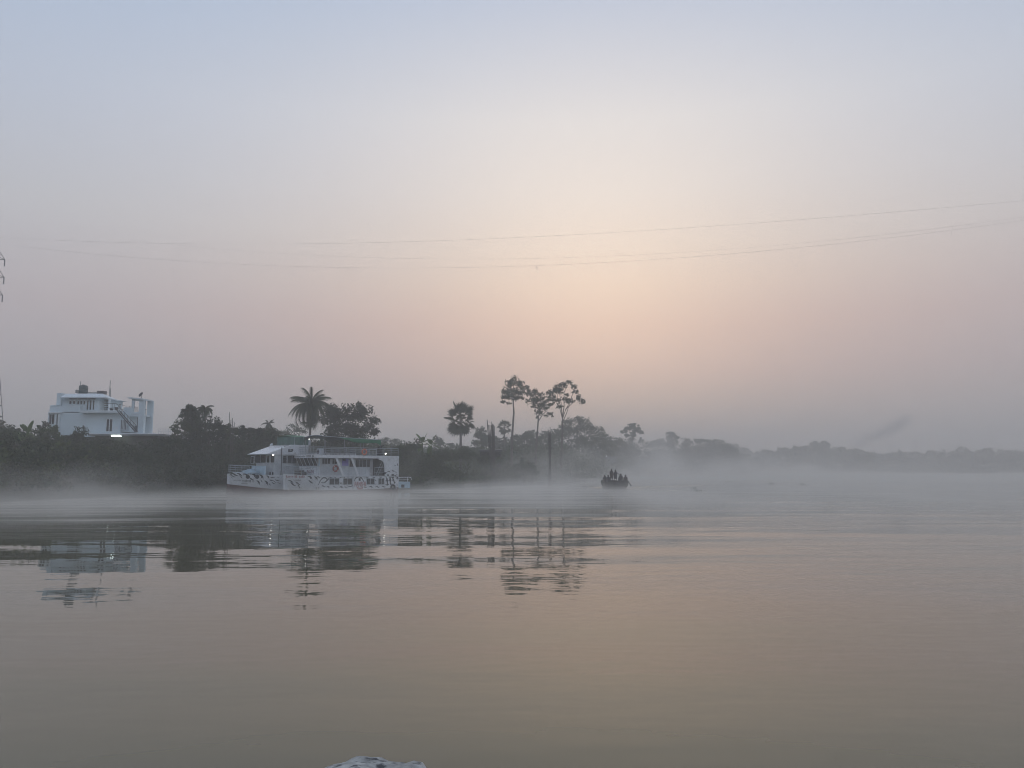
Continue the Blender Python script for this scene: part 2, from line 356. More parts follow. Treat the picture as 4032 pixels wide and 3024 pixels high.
def fan_leaf_mesh(r, stalk, rng, n=22, span=R(250)):
    V, F = [], []; c = Vector((stalk,0,0)); V += [(0,.03,0),(0,-.03,0),(stalk,-.02,0),(stalk,.02,0)]; F.append((0,1,2,3))
    for i in range(n):
        a0 = -span/2+span*i/n; a1 = -span/2+span*(i+1)/n; am = (a0+a1)/2; ri = r*.5; ro = r*rng.uniform(.9,1.08); fold = .05*(1 if i%2 else -1)*r
        def P(rr, an, z=0): return tuple(c+Vector((rr*math.cos(an), rr*math.sin(an), z-.10*rr*rr/r)))
        j = len(V); V += [tuple(c), P(ri,a0,fold), P(ro,am,0), P(ri,a1,-fold)]; F.append((j,j+1,j+2,j+3))
    me = bpy.data.meshes.new('fan_leaf'); me.from_pydata(V, [], F); me.materials.append(M['palm']); return me
def fan_palm(label, px, py, D, rx, ry, trunk, nl=44, name='fan_palm', rad=.26, seed=5, group=None):
    rng = np.random.default_rng(seed); k = mpp(D); c = at(px, py, D)
    pts = [at(x, y, D) for x, y in trunk]; pts[0].z = zland(pts[0].x, D)-.1; pts[-1] = c; base = pts[0].copy()
    root = empty(name, base, 0, label, 'palm tree', group)
    MB().tube([p-base for p in pts], [rad*(1.15-.3*i/(len(pts)-1)) for i in range(len(pts))], 8).build('trunk', M['pale_bark'], root, True)
    R0 = rx*k; ms = [fan_leaf_mesh(R0*.44, R0*.58, rng) for _ in range(3)]
    el = list(np.linspace(88, 30, int(nl*.32)))+list(np.linspace(26, -16, int(nl*.24)))+list(np.linspace(-20, -74, nl-int(nl*.32)-int(nl*.24)))
    for i, e in enumerate(el):
        tilt = R(e+rng.uniform(-5,5)); az = i*2.39996+rng.uniform(-.25,.25)
        mrot = Matrix.Rotation(az,3,'Z')@Matrix.Rotation(-tilt,3,'Y')@Matrix.Rotation(rng.uniform(-.9,.9),3,'X')
        o = link('fan_leaf', ms[i%3], root, loc=c-base, rot=mrot.to_euler()); o.scale = (rng.uniform(.78,1.10)*(ry/rx if abs(e) > 30 else 1),)*3
    return root
def banana_leaf_mesh(L, W, droop, rng):
    V, F = [], []; n = 9
    for i in range(n+1):
        t = i/n; w = W*(math.sin(math.pi*min(1,max(0,(t-.12)/.88)))**.6 if t > .12 else 0)+.02
        x, z = L*math.sin(t*droop)/droop, -L*(1-math.cos(t*droop))/droop; V += [(x,w,z-.25*w),(x,0,z),(x,-w,z-.25*w)]
    for i in range(n):
        j = 3*i; F += [(j,j+1,j+4,j+3),(j+1,j+2,j+5,j+4)]
    me = bpy.data.meshes.new('leaf'); me.from_pydata(V, [], F); me.materials.append(M['banana']); return me
def banana(label, px, py, D, L, nl=8, seed=1, h=1.6, group='banana plants on the bank'):
    rng = np.random.default_rng(seed); c = at(px, py, D); base = c-Vector((0,0,h)); root = empty('banana_plant', base, 0, label, 'banana plant', group)
    MB().tube([(0,0,-.6),(0,0,h*.5),(0,0,h)], [.14,.12,.08], 7).build('stem', M['leaf_light'], root, True)
    for i in range(nl):
        az = i*2.4+rng.uniform(-.3,.3); tilt = R(80-95*i/nl); me = banana_leaf_mesh(L*rng.uniform(.8,1.1), L*.15, .5+1.6*i/nl, rng)
        link('leaf', me, root, loc=(0,0,h-.05), rot=(Matrix.Rotation(az,3,'Z')@Matrix.Rotation(-tilt,3,'Y')).to_euler())
    return root
# ------------------------------------------------------------------ undergrowth nobody could count
def undergrowth(name, spots, n, leaf, m, seed):
    """spots: (x, y, radius, height) clumps standing on the bank"""
    rng = np.random.default_rng(seed); B = []
    for x, y, r, h in spots: B.append(((x, y, zland(x, y)+h*.42), (r, r, h*.62)))
    V, Q = cloud(B, n, leaf, rng, 14, .5); return tag(link(name, np_mesh(name, V, Q, M[m])), kind='stuff')
rng = np.random.default_rng(11)
COVER = np.array([(-600,1690),(0,1692),(170,1702),(205,1716),(240,1742),(330,1752),(400,1758),(520,1775),(640,1760),(700,1728),(760,1725),(900,1710),(960,1716),(1130,1722),(1290,1722),(1480,1736),(1510,1746),(1600,1758),(1750,1790),(1900,1802),(2000,1832),(2100,1850),(2330,1868)], float)
BACK = np.array([(1300,1745),(1500,1746),(1750,1768),(1900,1758),(2000,1754),(2200,1742),(2400,1772),(2560,1800),(3100,1840)], float)
def bank_spots(px0, px1, D0, D1, n, r, h, dmin=1.0, cover=COVER):
    out = []
    while len(out) < n:
        px = rng.uniform(px0, px1); D = rng.uniform(D0, D1); x = (px-CX)/F_PX*D; d = shore_dist(np.array([[x, D]]))[0]
        lim = CAM_Z+(1850-np.interp(px, cover[:,0], cover[:,1]))/F_PX*D-zland(x, D); hh = min(rng.uniform(*h)*min(1, .45+d/14), lim*.96)
        if d > dmin and hh > .5: out.append((x, D, rng.uniform(*r)*min(1, .5+hh/4), hh))
    return out
undergrowth('bank_undergrowth', bank_spots(-500, 960, 72, 112, 170, (1.6,3.0), (2.2,3.7)), 60000, .36, 'leaf_dark', 21)
undergrowth('bank_undergrowth', bank_spots(-400, 960, 74, 110, 70, (1.0,2.0), (1.6,3.4)), 9000, .5, 'leaf_light', 31)
undergrowth('bank_undergrowth', bank_spots(-300, 1000, 70, 104, 60, (.8,1.8), (.8,1.6), dmin=.1), 7000, .42, 'leaf_dry', 32)
undergrowth('bank_undergrowth', bank_spots(1600, 2300, 124, 170, 50, (1.0,2.2), (1.4,3.0)), 6000, .5, 'leaf_light', 33)
undergrowth('bank_undergrowth', bank_spots(430, 1120, 97, 128, 130, (2.0,3.4), (3.2,5.2)), 46000, .36, 'leaf_dark', 25)
undergrowth('bank_undergrowth', bank_spots(1050, 1650, 124, 146, 70, (2.0,3.2), (3.0,4.6)), 22000, .38, 'leaf_dark', 26)
undergrowth('bank_undergrowth', bank_spots(900, 1900, 126, 150, 120, (1.8,3.2), (2.5,4.2)), 34000, .38, 'leaf', 22)
undergrowth('bank_undergrowth', bank_spots(1850, 2330, 140, 200, 90, (1.8,3.4), (1.8,3.4)), 24000, .42, 'leaf', 23)
undergrowth('bank_undergrowth', bank_spots(2150, 3080, 205, 440, 260, (4,8), (5,10), cover=BACK), 42000, .9, 'leaf', 24)
undergrowth('bank_undergrowth', bank_spots(1350, 2330, 185, 270, 240, (4,7), (5,9), cover=BACK), 46000, .7, 'leaf', 27)

# ------------------------------------------------------------------ left bank
G1 = 'bushes on the high bank below the house'
shrub('rounded dark bush against the blank wall of the white house', 112, [(310,1708,34,26),(318,1730,40,26),(296,1735,40,24)], 1500, .3, 'leaf_dark', G1)
shrub('low bush left of the rounded bush, hiding the corner of the house', 113, [(262,1732,36,18),(240,1745,40,24)], 1100, .3, 'leaf', G1)
shrub('bright green bush climbing the left porch of the white house', 115, [(205,1690,26,18),(190,1705,40,22),(215,1715,34,24)], 1300, .3, 'leaf_light', G1)
shrub('thin greyish bush beside the left edge of the white house', 122, [(176,1672,16,13),(165,1690,20,16)], 500, .28, 'leaf_dry', G1)
shrub('broad bush between the pylon foot and the banana plant', 108, [(40,1700,40,22),(20,1715,40,28),(75,1712,36,22)], 1500, .32, 'leaf', G1)
shrub('wispy bush at the foot of the lattice pylon', 118, [(6,1668,14,16),(2,1690,26,20)], 600, .28, 'leaf_dry', G1)
shrub('wide dark bush below the end of the house terrace', 110, [(640,1745,60,26),(590,1758,50,24),(690,1750,50,30)], 1900, .32, 'leaf_dark', G1)
shrub('dark bush under the glowing tube lamp', 109, [(440,1752,60,20),(510,1765,50,18),(380,1750,50,18)], 1700, .32, 'leaf_dark', G1)
banana('banana plant with one upright leaf against the sky beside the house', 106, 1706, 106, 2.3, 8, 2)
banana('banana plant with long drooping leaves low on the left bank', 84, 1752, 99, 2.7, 9, 5)
banana('banana plant half hidden low in the dark bushes below the house', 208, 1800, 96, 2.0, 7, 8)
shrub('airy small-leaved tree with sky showing through, right of the house', 118, [(702,1668,16,24),(690,1690,22,22),(726,1676,22,22),(720,1704,36,20),(756,1690,28,22),(690,1716,26,16)], 1300, .3, 'leaf', None, 'small_tree', 'tree')
tree('dome_tree', 'tree with a dense rounded dome of hanging leaves, right of the house', 121, [(750,1610,24,16),(736,1622,20,18),(766,1624,20,18),(750,1636,32,22),(734,1656,20,26),(770,1658,20,26),(752,1680,30,24)], [(752,1770),(751,1710),(750,1650)], 2000, .40, 'leaf_dark', .16)
coconut_palm('ragged palm with loose hanging fronds right of the dome-crowned tree', 808, 1606, 123, 44, [(806,1760),(808,1680),(808,1606)], 28, .13, 'palm_tree', 42, 'palms behind the boats', up=52)
tree('dense_tree', 'dense dark tree below the ragged palm', 119, [(840,1676,40,28),(790,1672,34,26),(757,1680,34,26),(800,1700,46,34),(862,1702,34,30),(826,1720,60,34),(770,1725,50,30)], [(822,1790),(822,1750),(824,1715)], 3400, .34, 'leaf_dark', .2)
tree('dense_tree', 'low dark tree behind the three thin mooring poles', 121, [(890,1688,26,18),(915,1700,30,20),(880,1712,40,24)], [(893,1770),(893,1735),(893,1710)], 1500, .32, 'leaf', .16)
tree('dense_tree', 'flat-topped tree behind the bow of the farther tour boat', 127, [(960,1698,36,20),(1000,1700,36,18),(975,1722,60,26)], [(975,1780),(975,1750),(978,1715)], 2000, .34, 'leaf_dark', .18)
tree('dense_tree', 'flat-topped tree behind the green tarpaulin of the farther tour boat', 130, [(1040,1700,36,18),(1076,1704,30,18),(1055,1724,56,24),(1110,1726,40,20)], [(1060,1780),(1060,1750),(1060,1718)], 2100, .34, 'leaf', .18)
coconut_palm('small faint palm showing its crown over the treeline left of the tall palm', 1058, 1668, 165, 34, [(1062,1760),(1060,1710),(1058,1668)], 15, .14, 'palm_tree', 17, 'palms behind the boats')
shrub('pale hazy treetop just left of the tall coconut palm', 190, [(1150,1686,30,16),(1120,1700,34,18),(1180,1700,30,18)], 900, .4, 'leaf', None, 'treetop', 'tree')
coconut_palm('tall coconut palm with a shaggy crown behind the tour boats', 1226, 1592, 130, 94, [(1222,1800),(1220,1730),(1222,1660),(1226,1592)], 60, .2, 'coconut_palm', 6, up=88)
tree('broadleaf_tree', 'big dark broadleaf tree right of the tall coconut palm', 134, [(1306,1618,40,34),(1292,1650,40,40),(1350,1630,44,34),(1372,1665,50,44),(1414,1616,36,32),(1440,1632,34,30),(1466,1664,26,26),(1452,1696,36,24),(1400,1700,56,34),(1330,1700,50,34),(1478,1694,14,16),(1320,1732,50,22),(1400,1736,60,22)],
     [(1392,1800),(1391,1765),(1388,1730),(1384,1690)], 5600, .40, 'leaf_dark', .3, limbs=7, spread=.66, sub=11)
shrub('pale treetops in the haze right of the big broadleaf tree', 235, [(1520,1738,34,14),(1560,1742,34,14),(1490,1744,30,14)], 900, .5, 'leaf', None, 'treetop', 'tree')

# ------------------------------------------------------------------ right of the tour boats
G2 = 'bushes on the low bank right of the tour boats'
shrub('tall leafy bush just right of the tour boat stern', 134, [(1610,1762,44,24),(1580,1770,36,24),(1640,1752,30,22),(1600,1790,60,30)], 2200, .34, 'leaf', G2)
banana('banana plant in the bushes right of the tour boat stern', 1664, 1744, 137, 2.3, 8, 14)
banana('banana plant with one torn leaf hanging, left of the fan palm', 1698, 1754, 139, 2.2, 8, 19)
shrub('rounded mound of bushes under the big fan palm', 150, [(1815,1786,50,28),(1780,1795,50,24),(1850,1796,46,24)], 2000, .36, 'leaf', G2)
shrub('dark bush between the fan palm and the shed', 148, [(1745,1786,36,22),(1720,1796,40,22)], 1300, .36, 'leaf', G2)
shrub('pale rounded tree in the haze behind the banana plants', 235, [(1722,1736,22,18),(1738,1742,18,18),(1712,1728,12,12),(1725,1762,30,22)], 800, .55, 'leaf', None, 'hazy_tree', 'tree')
shrub('faint low treetop between the hazy tree and the fan palm', 240, [(1770,1758,26,12),(1796,1762,22,12)], 500, .55, 'leaf', None, 'hazy_tree', 'tree')
fan_palm('tall fan palm with a round head of stiff leaves', 1814, 1652, 165, 66, 74, [(1814,1830),(1814,1780),(1814,1740),(1814,1652)], 44)
GT = 'tall slender trees standing apart on the bank'
def zb(lst): return [(1500+a/2.458, 1440+b/2.458, c/2.458*1.04, d/2.458*1.28) for a, b, c, d in lst]
def zt(lst): return [(1500+a/2.458, 1440+b/2.458) for a, b in lst]
tree('slender_tree', 'tallest slender tree with a bare straight trunk and one rounded crown', 178,
     zb([(1285,140,44,32),(1240,180,48,36),(1330,185,56,36),(1395,215,40,22),(1215,250,46,32),(1290,262,60,40),(1355,285,46,30),(1196,310,34,20),(1186,350,30,14),(1240,360,20,13),(1290,320,46,26),(1402,272,20,16),(1230,300,40,26)]),
     zt([(1264,980),(1266,820),(1272,650),(1286,450),(1280,350),(1275,230)]), 1500, .44, 'leaf', .34, GT, limbs=7, spread=.78, sub=8, bark='pale_bark')
tree('slender_tree', 'shortest slender tree forking low, between the other two', 180,
     zb([(1440,280,33,32),(1500,262,42,26),(1552,285,32,22),(1468,330,46,36),(1530,340,52,34),(1584,360,36,20),(1490,390,34,22),(1550,402,52,26),(1602,420,30,16),(1530,450,40,26),(1632,465,38,12),(1590,490,26,9),(1508,496,12,9),(1660,490,12,7),(1422,340,14,9),(1640,380,30,12)]),
     zt([(1495,960),(1502,800),(1514,650),(1522,520),(1528,480)]), 1400, .42, 'leaf', .30, GT, limbs=2, spread=.78, sub=8, bark='pale_bark',
     extra=[zt([(1522,520),(1502,450),(1484,390),(1470,330)]), zt([(1522,540),(1560,480),(1600,440),(1632,465)]), zt([(1524,500),(1535,430),(1530,340)])])
tree('slender_tree', 'slender tree with a wide forked crown, rightmost of the three', 183,
     zb([(1820,165,33,18),(1772,186,34,22),(1715,200,33,26),(1872,212,32,20),(1880,250,28,16),(1700,250,46,32),(1640,268,38,26),(1744,240,36,36),(1655,320,44,30),(1705,350,36,26),(1722,395,28,14),(1785,328,36,20),(1835,340,46,18),(1912,310,32,26),(1952,352,34,20),(1640,375,34,11),(1800,285,20,18)]),
     zt([(1740,980),(1748,800),(1758,620),(1758,500)]), 1500, .44, 'leaf', .34, GT, limbs=2, spread=.78, sub=8, bark='pale_bark',
     extra=[zt([(1758,520),(1748,420),(1742,340),(1715,200)]), zt([(1758,500),(1772,400),(1772,260),(1820,165)]), zt([(1758,510),(1790,420),(1850,365),(1912,310)]), zt([(1795,415),(1835,340),(1872,212)])])
# bushes before the trio
shrub('spiky bush at the water in front of the slender trees', 158, [(2062,1830,26,24),(2050,1846,40,24),(2080,1852,40,22)], 1600, .38, 'leaf', G2)
shrub('bush covering the front of the dark shed', 157, [(1930,1822,44,26),(1900,1812,30,24),(1965,1816,26,22),(1930,1850,60,24)], 1900, .38, 'leaf', G2)
shrub('small round bush right of the spiky bush', 159, [(2094,1838,20,18),(2100,1856,30,18)], 900, .36, 'leaf', G2)
shrub('wide low bush around the foot of the right bamboo cluster', 177, [(2180,1846,34,20),(2140,1856,44,22),(2220,1866,40,20)], 1700, .38, 'leaf', G2)
shrub('long low bush at the water left of the spiky bush', 154, [(1960,1866,60,26),(2000,1872,50,24)], 1700, .38, 'leaf', G2)
shrub('low reedy bush at the water left of the passing rowboat', 200, [(2300,1876,50,14),(2260,1878,40,16)], 900, .42, 'leaf', G2)

# ------------------------------------------------------------------ middle-distance trees
G3 = 'hazy trees behind the slender trees'
tree('hazy_tree', 'small hazy tree right of the fan palm head', 232, [(1894,1698,20,16),(1886,1716,24,16),(1914,1722,26,16),(1900,1745,44,24)], [(1898,1820),(1898,1770),(1897,1725)], 1300, .6, 'leaf', .25, G3)
fan_palm('smaller hazy fan palm behind the left bamboo cluster', 1986, 1682, 236, 34, 32, [(1986,1800),(1986,1740),(1986,1682)], 26, 'fan_palm', .25, 9)
tree('hazy_tree', 'low hazy tree behind the left bamboo cluster', 238, [(1940,1742,34,24),(1975,1750,40,26),(1955,1780,60,34)], [(1950,1840),(1950,1800),(1952,1755)], 1400, .6, 'leaf', .25, G3)
tree('hazy_tree', 'hazy tree behind the trunk of the tallest slender tree', 244, [(2040,1734,32,20),(2014,1748,32,20),(2035,1775,56,34)], [(2030,1840),(2030,1800),(2032,1750)], 1500, .62, 'leaf', .25, G3)
tree('hazy_tree', 'hazy round tree between the first two slender trunks', 246, [(2088,1712,32,18),(2072,1735,34,22),(2106,1736,30,22),(2085,1775,54,36)], [(2085,1840),(2085,1800),(2087,1740)], 1700, .62, 'leaf', .25, G3)
tree('hazy_tree', 'hazy tree between the last two slender trunks', 250, [(2150,1716,36,18),(2134,1738,36,22),(2176,1738,32,22),(2150,1780,60,36)], [(2150,1845),(2150,1800),(2150,1745)], 1700, .62, 'leaf', .25, G3)
tree('hazy_tree', 'big spreading hazy tree right of the slender trees', 262, [(2278,1652,22,14),(2240,1672,36,24),(2292,1676,40,26),(2216,1700,40,26),(2330,1700,40,24),(2268,1710,70,36),(2300,1750,80,46),(2230,1750,60,40)],
     [(2270,1850),(2270,1800),(2268,1730)], 4200, .64, 'leaf', .4, G3, limbs=6)
tree('hazy_tree', 'hazy tree on the right shoulder of the big spreading one', 272, [(2368,1692,16,14),(2372,1722,36,24),(2350,1745,50,30),(2396,1748,30,26),(2370,1790,60,44)], [(2372,1855),(2372,1800),(2370,1740)], 2200, .66, 'leaf', .3, G3)
tree('hazy_tree', 'tall loose hazy tree standing above its neighbours', 335, [(2492,1676,24,14),(2506,1692,26,16),(2474,1688,22,12),(2458,1700,18,9),(2490,1710,20,14),(2522,1702,12,9),(2526,1736,12,12),(2470,1716,14,10)], [(2490,1850),(2490,1790),(2489,1705)], 1600, .7, 'leaf', .35, G3, spread=.36)
coconut_palm('hazy palm in front of the tall loose hazy tree', 2487, 1728, 318, 24, [(2487,1840),(2487,1780),(2487,1728)], 14, .2, 'palm_tree', 23, G3)
tree('hazy_tree', 'low hazy tree left of the hazy palm', 305, [(2436,1734,26,20),(2450,1765,44,34),(2420,1775,40,34)], [(2438,1860),(2438,1810),(2438,1750)], 1500, .7, 'leaf', .3, G3)
tree('hazy_tree', 'broad low hazy tree below the hazy palm', 310, [(2510,1772,44,28),(2480,1785,46,30),(2548,1796,30,24),(2500,1815,70,34)], [(2505,1860),(2505,1825),(2505,1790)], 1700, .7, 'leaf', .3, G3)
tree('hazy_tree', 'flat-crowned tree faint behind the dark wooded point', 455, [(2590,1742,46,16),(2560,1756,36,16),(2600,1775,60,34)], [(2590,1860),(2590,1810),(2590,1755)], 1100, 1.0, 'leaf', .4, G3)
tree('hazy_tree', 'tree with a tuft of foliage above the wooded point', 385, [(2640,1712,26,10),(2655,1722,22,12),(2645,1745,28,26),(2650,1785,44,44)], [(2645,1865),(2645,1810),(2645,1725)], 1600, .85, 'leaf', .4, G3)
G4 = 'trees of the dark wooded point'
for lb, bl in (('rounded tree low at the left foot of the wooded point', [(2600,1800,44,34),(2570,1820,40,30)]),
               ('leafy tree just right of the tufted one on the wooded point', [(2698,1750,34,26),(2720,1768,50,36),(2690,1800,60,44)]),
               ('palm-topped tree at the summit of the wooded point', [(2755,1738,32,12),(2772,1745,26,14),(2765,1775,56,40),(2750,1815,70,40)]),
               ('smooth-topped tree right of the summit of the wooded point', [(2806,1746,40,16),(2826,1766,44,30),(2810,1805,70,44)]),
               ('tree on the upper right slope of the wooded point', [(2866,1776,40,24),(2886,1800,44,34)]),
               ('tree on the middle right slope of the wooded point', [(2916,1798,38,22),(2930,1822,50,30)]),
               ('lowest tree at the right tip of the wooded point', [(2968,1816,32,18),(3000,1836,30,18),(2960,1845,50,22)])):
    x = bl[0][0]; tree('wooded_point_tree', lb, 395, bl, [(x,1872),(x,1830),(x,bl[0][1]+8)], 1500, .85, 'leaf', .4, G4)

# ------------------------------------------------------------------ far shores
def wooded(name, D, prof, n, leaf, seed, m='leaf'):
    """a distant wood: crowns along a treeline given in photo points"""
    rng = np.random.default_rng(seed); B = []; k = mpp(D); xs = [p[0] for p in prof]; ys = [p[1] for p in prof]
    for px in np.arange(xs[0], xs[-1], 16):
        top = np.interp(px, xs, ys)+rng.uniform(-4, 7)
        for j in range(8):
            r = rng.uniform(14, 26); y = top+r*.7+j*rng.uniform(10, 18); d = D+rng.uniform(-6,30)-j*6
            p = at(px+rng.uniform(-8,8), min(y, 1858), d); B.append(((p.x,p.y,p.z),(r*k,r*k,r*k*.7)))
    V, Q = cloud(B, n, leaf, rng, 10, .45); return tag(link(name, np_mesh(name, V, Q, M[m])), kind='stuff')
wooded('distant_wood', 600, [(2790,1752),(2850,1736),(2900,1750),(2960,1778),(3020,1772),(3100,1762),(3170,1752),(3200,1744),(3255,1740),(3270,1768),(3300,1760),(3340,1766),(3400,1772),(3440,1786)], 26000, 2.4, 61)
wooded('distant_wood', 700, [(3400,1784),(3450,1774),(3480,1790),(3540,1772),(3600,1780),(3680,1776),(3740,1772),(3790,1764),(3830,1776),(3880,1760),(3930,1772),(4032,1772),(4300,1768)], 32000, 2.6, 62)
wooded('distant_wood', 668, [(3300,1836),(3430,1818),(3490,1802),(3540,1812),(3570,1800),(3620,1812),(3680,1802),(3760,1816),(3900,1832),(4300,1826)], 18000, 2.4, 63)
# ------------------------------------------------------------------ tour boats
M.update(
    white=mat('white_paint', (.70,.72,.74), .45, .08, 1.1, dark=(.46,.46,.44), thr=.60), white_dim=mat('weathered_white', (.54,.57,.59), .6, .14, 1.2),
    pale_blue=mat('pale_blue_paint', (.50,.63,.70), .5, .1, 1), antifoul=mat('antifouling_red', (.12,.055,.05), .7, .3, 1.5), deckgrey=mat('deck_grey', (.25,.26,.27), .8, .2, 1),
    glass=mat('dark_glass', (.025,.03,.035), .08, .2, 1, spec=.5), frame=mat('window_frame', (.50,.54,.57), .5, .08, 2), rail=mat('rail_paint', (.40,.45,.49), .45, .1, 3),
    tarp=mat('green_tarpaulin', (.026,.165,.080), .6, .2, 1.5, bump=.3), tarp_old=mat('faded_green_tarpaulin', (.075,.15,.125), .7, .18, 1.2, bump=.3),
    ink=mat('dark_grey_paint', (.020,.026,.036), .5, .25, 4), red_ink=mat('red_paint', (.30,.035,.04), .5, .2, 4), plum_ink=mat('plum_paint', (.17,.05,.09), .5, .2, 4), faded_ink=mat('faded_paint', (.19,.17,.18), .6, .3, 5),
    buoy=mat('lifebuoy_orange', (.62,.17,.10), .5, .12, 3), buoy_red=mat('lifebuoy_red', (.24,.05,.05), .5, .15, 3), buoy_white=mat('lifebuoy_white', (.6,.58,.55), .5, .1, 3),
    canopy=mat('canopy_cloth', (.030,.036,.032), .8, .25, 2),
    black=mat('black_cloth', (.012,.012,.014), .8, .3, 4), lilac=mat('painted_lilac_glow', (.22,.19,.52), .5, .1, 2), plastic=mat('chair_plastic', (.17,.19,.22), .4, .1, 3), steel=mat('grey_steel', (.22,.23,.25), .5, .15, 3, metal=.4),
    tank_blue=mat('blue_sheet', (.25,.36,.43), .6, .25, 1.5, bump=.4), brown=mat('grey_box', (.085,.08,.075), .8, .2, 3),
    bulb=mat('lit_bulb', (1,1,1), emit=(1,.96,.88), estr=5.0), tube_light=mat('lit_tube', (1,1,1), emit=(.86,1,.95), estr=14.0),
)
def boat_root(name, loc, label):
    r = empty(name, loc, R(225), label, 'boat'); return r, Matrix.Translation(Vector(loc)) @ Matrix.Rotation(R(225), 4, 'Z')
class Face:
    """turns points of the photograph (in enlarged boat-view pixels) into points on a surface of the boat, in boat coordinates"""
    def __init__(s, mw): s.inv = mw.inverted()
    def ray(s, zx, zy):
        a = Vector((0,0,CAM_Z)); b = at(860+zx/2.765, 1660+zy/2.765, 100.0); p = s.inv @ a; return p, (s.inv @ b)-p
    def y(s, zx, zy, yy): p, d = s.ray(zx, zy); return p+d*((yy-p.y)/d.y)
    def x(s, zx, zy, xx): p, d = s.ray(zx, zy); return p+d*((xx-p.x)/d.x)
    def hull(s, zx, zy, H, off=.03):
        p, d = s.ray(zx, zy); t0, t1 = ((4.2-p.y)/d.y), ((-1.5-p.y)/d.y); g = lambda t: (lambda q: q.y-H(q.x, q.z))(p+d*t)
        n = 80; prev = t0
        for i in range(1, n+1):
            t = t0+(t1-t0)*i/n
            if g(t) <= 0:
                a, b = prev, t
                for _ in range(24):
                    m = (a+b)/2; a, b = (a, m) if g(m) <= 0 else (m, b)
                q = p+d*b; nx = -(H(q.x+.05,q.z)-H(q.x-.05,q.z))/.1; nz = -(H(q.x,q.z+.05)-H(q.x,q.z-.05))/.1
                return q+Vector((nx,1,nz)).normalized()*off
            prev = t
        return p+d*((2.8-p.y)/d.y)
def hull_fn(L, W, top, flare=.40, blunt=2.2):
    def H(x, z):
        tp = top(x); w = W if x <= 0 else W*max(0, 1-(x/L)**blunt)
        f = flare*min(1, max(0, (x+2)/(L+1)))
        k = max(0, tp-z); return max(.10, w-f*k*(.5+.25*k)) if z > -.05 else max(.08, (w-f*k*(.5+.25*k))*max(.3, 1+.5*z))
    return H
def loft_hull(root, H, xs, lo, hi, name, m, nz=5, cap=True):
    """closed band of hull between the height functions lo(x) and hi(x)"""
    b = MB(); k = 2*(nz+1); n = len(xs)
    for x in xs:
        zs = [lo(x)+(hi(x)-lo(x))*i/nz for i in range(nz+1)]
        b.v += [(x, H(x,z), z) for z in zs]+[(x, -H(x,z), z) for z in reversed(zs)]
    for i in range(n-1):
        for j in range(k): b.f.append((i*k+j, (i+1)*k+j, (i+1)*k+(j+1)%k, i*k+(j+1)%k))
    b.f.append(tuple(range(k))); b.f.append(tuple((n-1)*k+j for j in reversed(range(k))))
    return b.build(name, m, root)
def rails(root, path, heights, post_step, name='railing', r=.018, top_r=.034, skip_posts=False):
    """guard rail along a path of base points: horizontal bars and posts"""
    b = MB()
    for i, h in enumerate(heights): b.tube([Vector(p)+Vector((0,0,h)) for p in path], top_r if i == len(heights)-1 else r, 5)
    for a, c in zip(path[:-1], path[1:]):
        a, c = Vector(a), Vector(c); n = max(1, round((c-a).length/post_step))
        for i in range(n+1):
            p = a.lerp(c, i/n); b.tube([p, p+Vector((0,0,heights[-1]))], r*1.15, 5)
    return b.build(name, M['rail'], root)
def window(root, a, b, axis, off, panes=2, name='window', depth=.05, m='glass'):
    """framed window on the plane axis = off; a, b are opposite corners as (along, z)"""
    (u0,z0),(u1,z1) = (min(a[0],b[0]),min(a[1],b[1])),(max(a[0],b[0]),max(a[1],b[1])); f = .06; fr = MB()
    def bx(mb, ua, za, ub, zb, d0, d1):
        if axis == 'y': mb.box((ua,off+d0,za),(ub,off+d1,zb))
        else: mb.box((off+d0,ua,za),(off+d1,ub,zb))
    bx(fr,u0-f,z0-f,u0,z1+f,-.02,depth); bx(fr,u1,z0-f,u1+f,z1+f,-.02,depth); bx(fr,u0,z1,u1,z1+f,-.02,depth); bx(fr,u0,z0-f,u1,z0,-.02,depth)
    for i in range(1, panes): u = u0+(u1-u0)*i/panes; bx(fr,u-f*.45,z0,u+f*.45,z1,-.02,depth*.8)
    w_ = fr.build(name, M['frame'], root)
    for i in range(panes):
        g = MB(); ua = u0+(u1-u0)*i/panes; ub = u0+(u1-u0)*(i+1)/panes; bx(g,ua+.01,z0+.003,ub-.01,z1-.003,-.01,depth*.4); g.build('pane', M[m], w_)
    return w_
def decal(root, pts3, name, m):
    b = MB(); b.add(pts3, [tuple(range(len(pts3)))]); return b.build(name, m, root)
DOLPHIN = [(-.5,-.06),(-.36,.10),(-.12,.20),(.12,.18),(.32,.04),(.5,-.20),(.30,-.08),(.16,-.02),(.10,-.26),(-.02,-.02),(-.22,-.02)]
LEAF = [(-.5,.08),(-.3,.18),(-.05,.12),(.2,.02),(.5,.06),(.3,-.12),(.05,-.16),(-.2,-.08)]
DIVER = [(-.5,.05),(-.3,.16),(0,.14),(.25,.02),(.5,.12),(.42,-.04),(.5,-.16),(.22,-.10),(0,-.04),(-.08,-.2),(-.18,-.02)]
def fish(root, face, H, items, m='ink', name='painted_fish'):
    for shp, zx, zy, ln, an, hs in items:
        S_ = {'D':DOLPHIN,'L':LEAF,'V':DIVER}[shp]; c, s = math.cos(R(an)), math.sin(R(an)); P = []
        for u, v in S_:
            u, v = u*ln*1.12, v*ln*hs*1.18; P.append(face.hull(zx+u*c+v*s, zy+u*s-v*c, H, .012))
        decal(root, P, name, M[m])
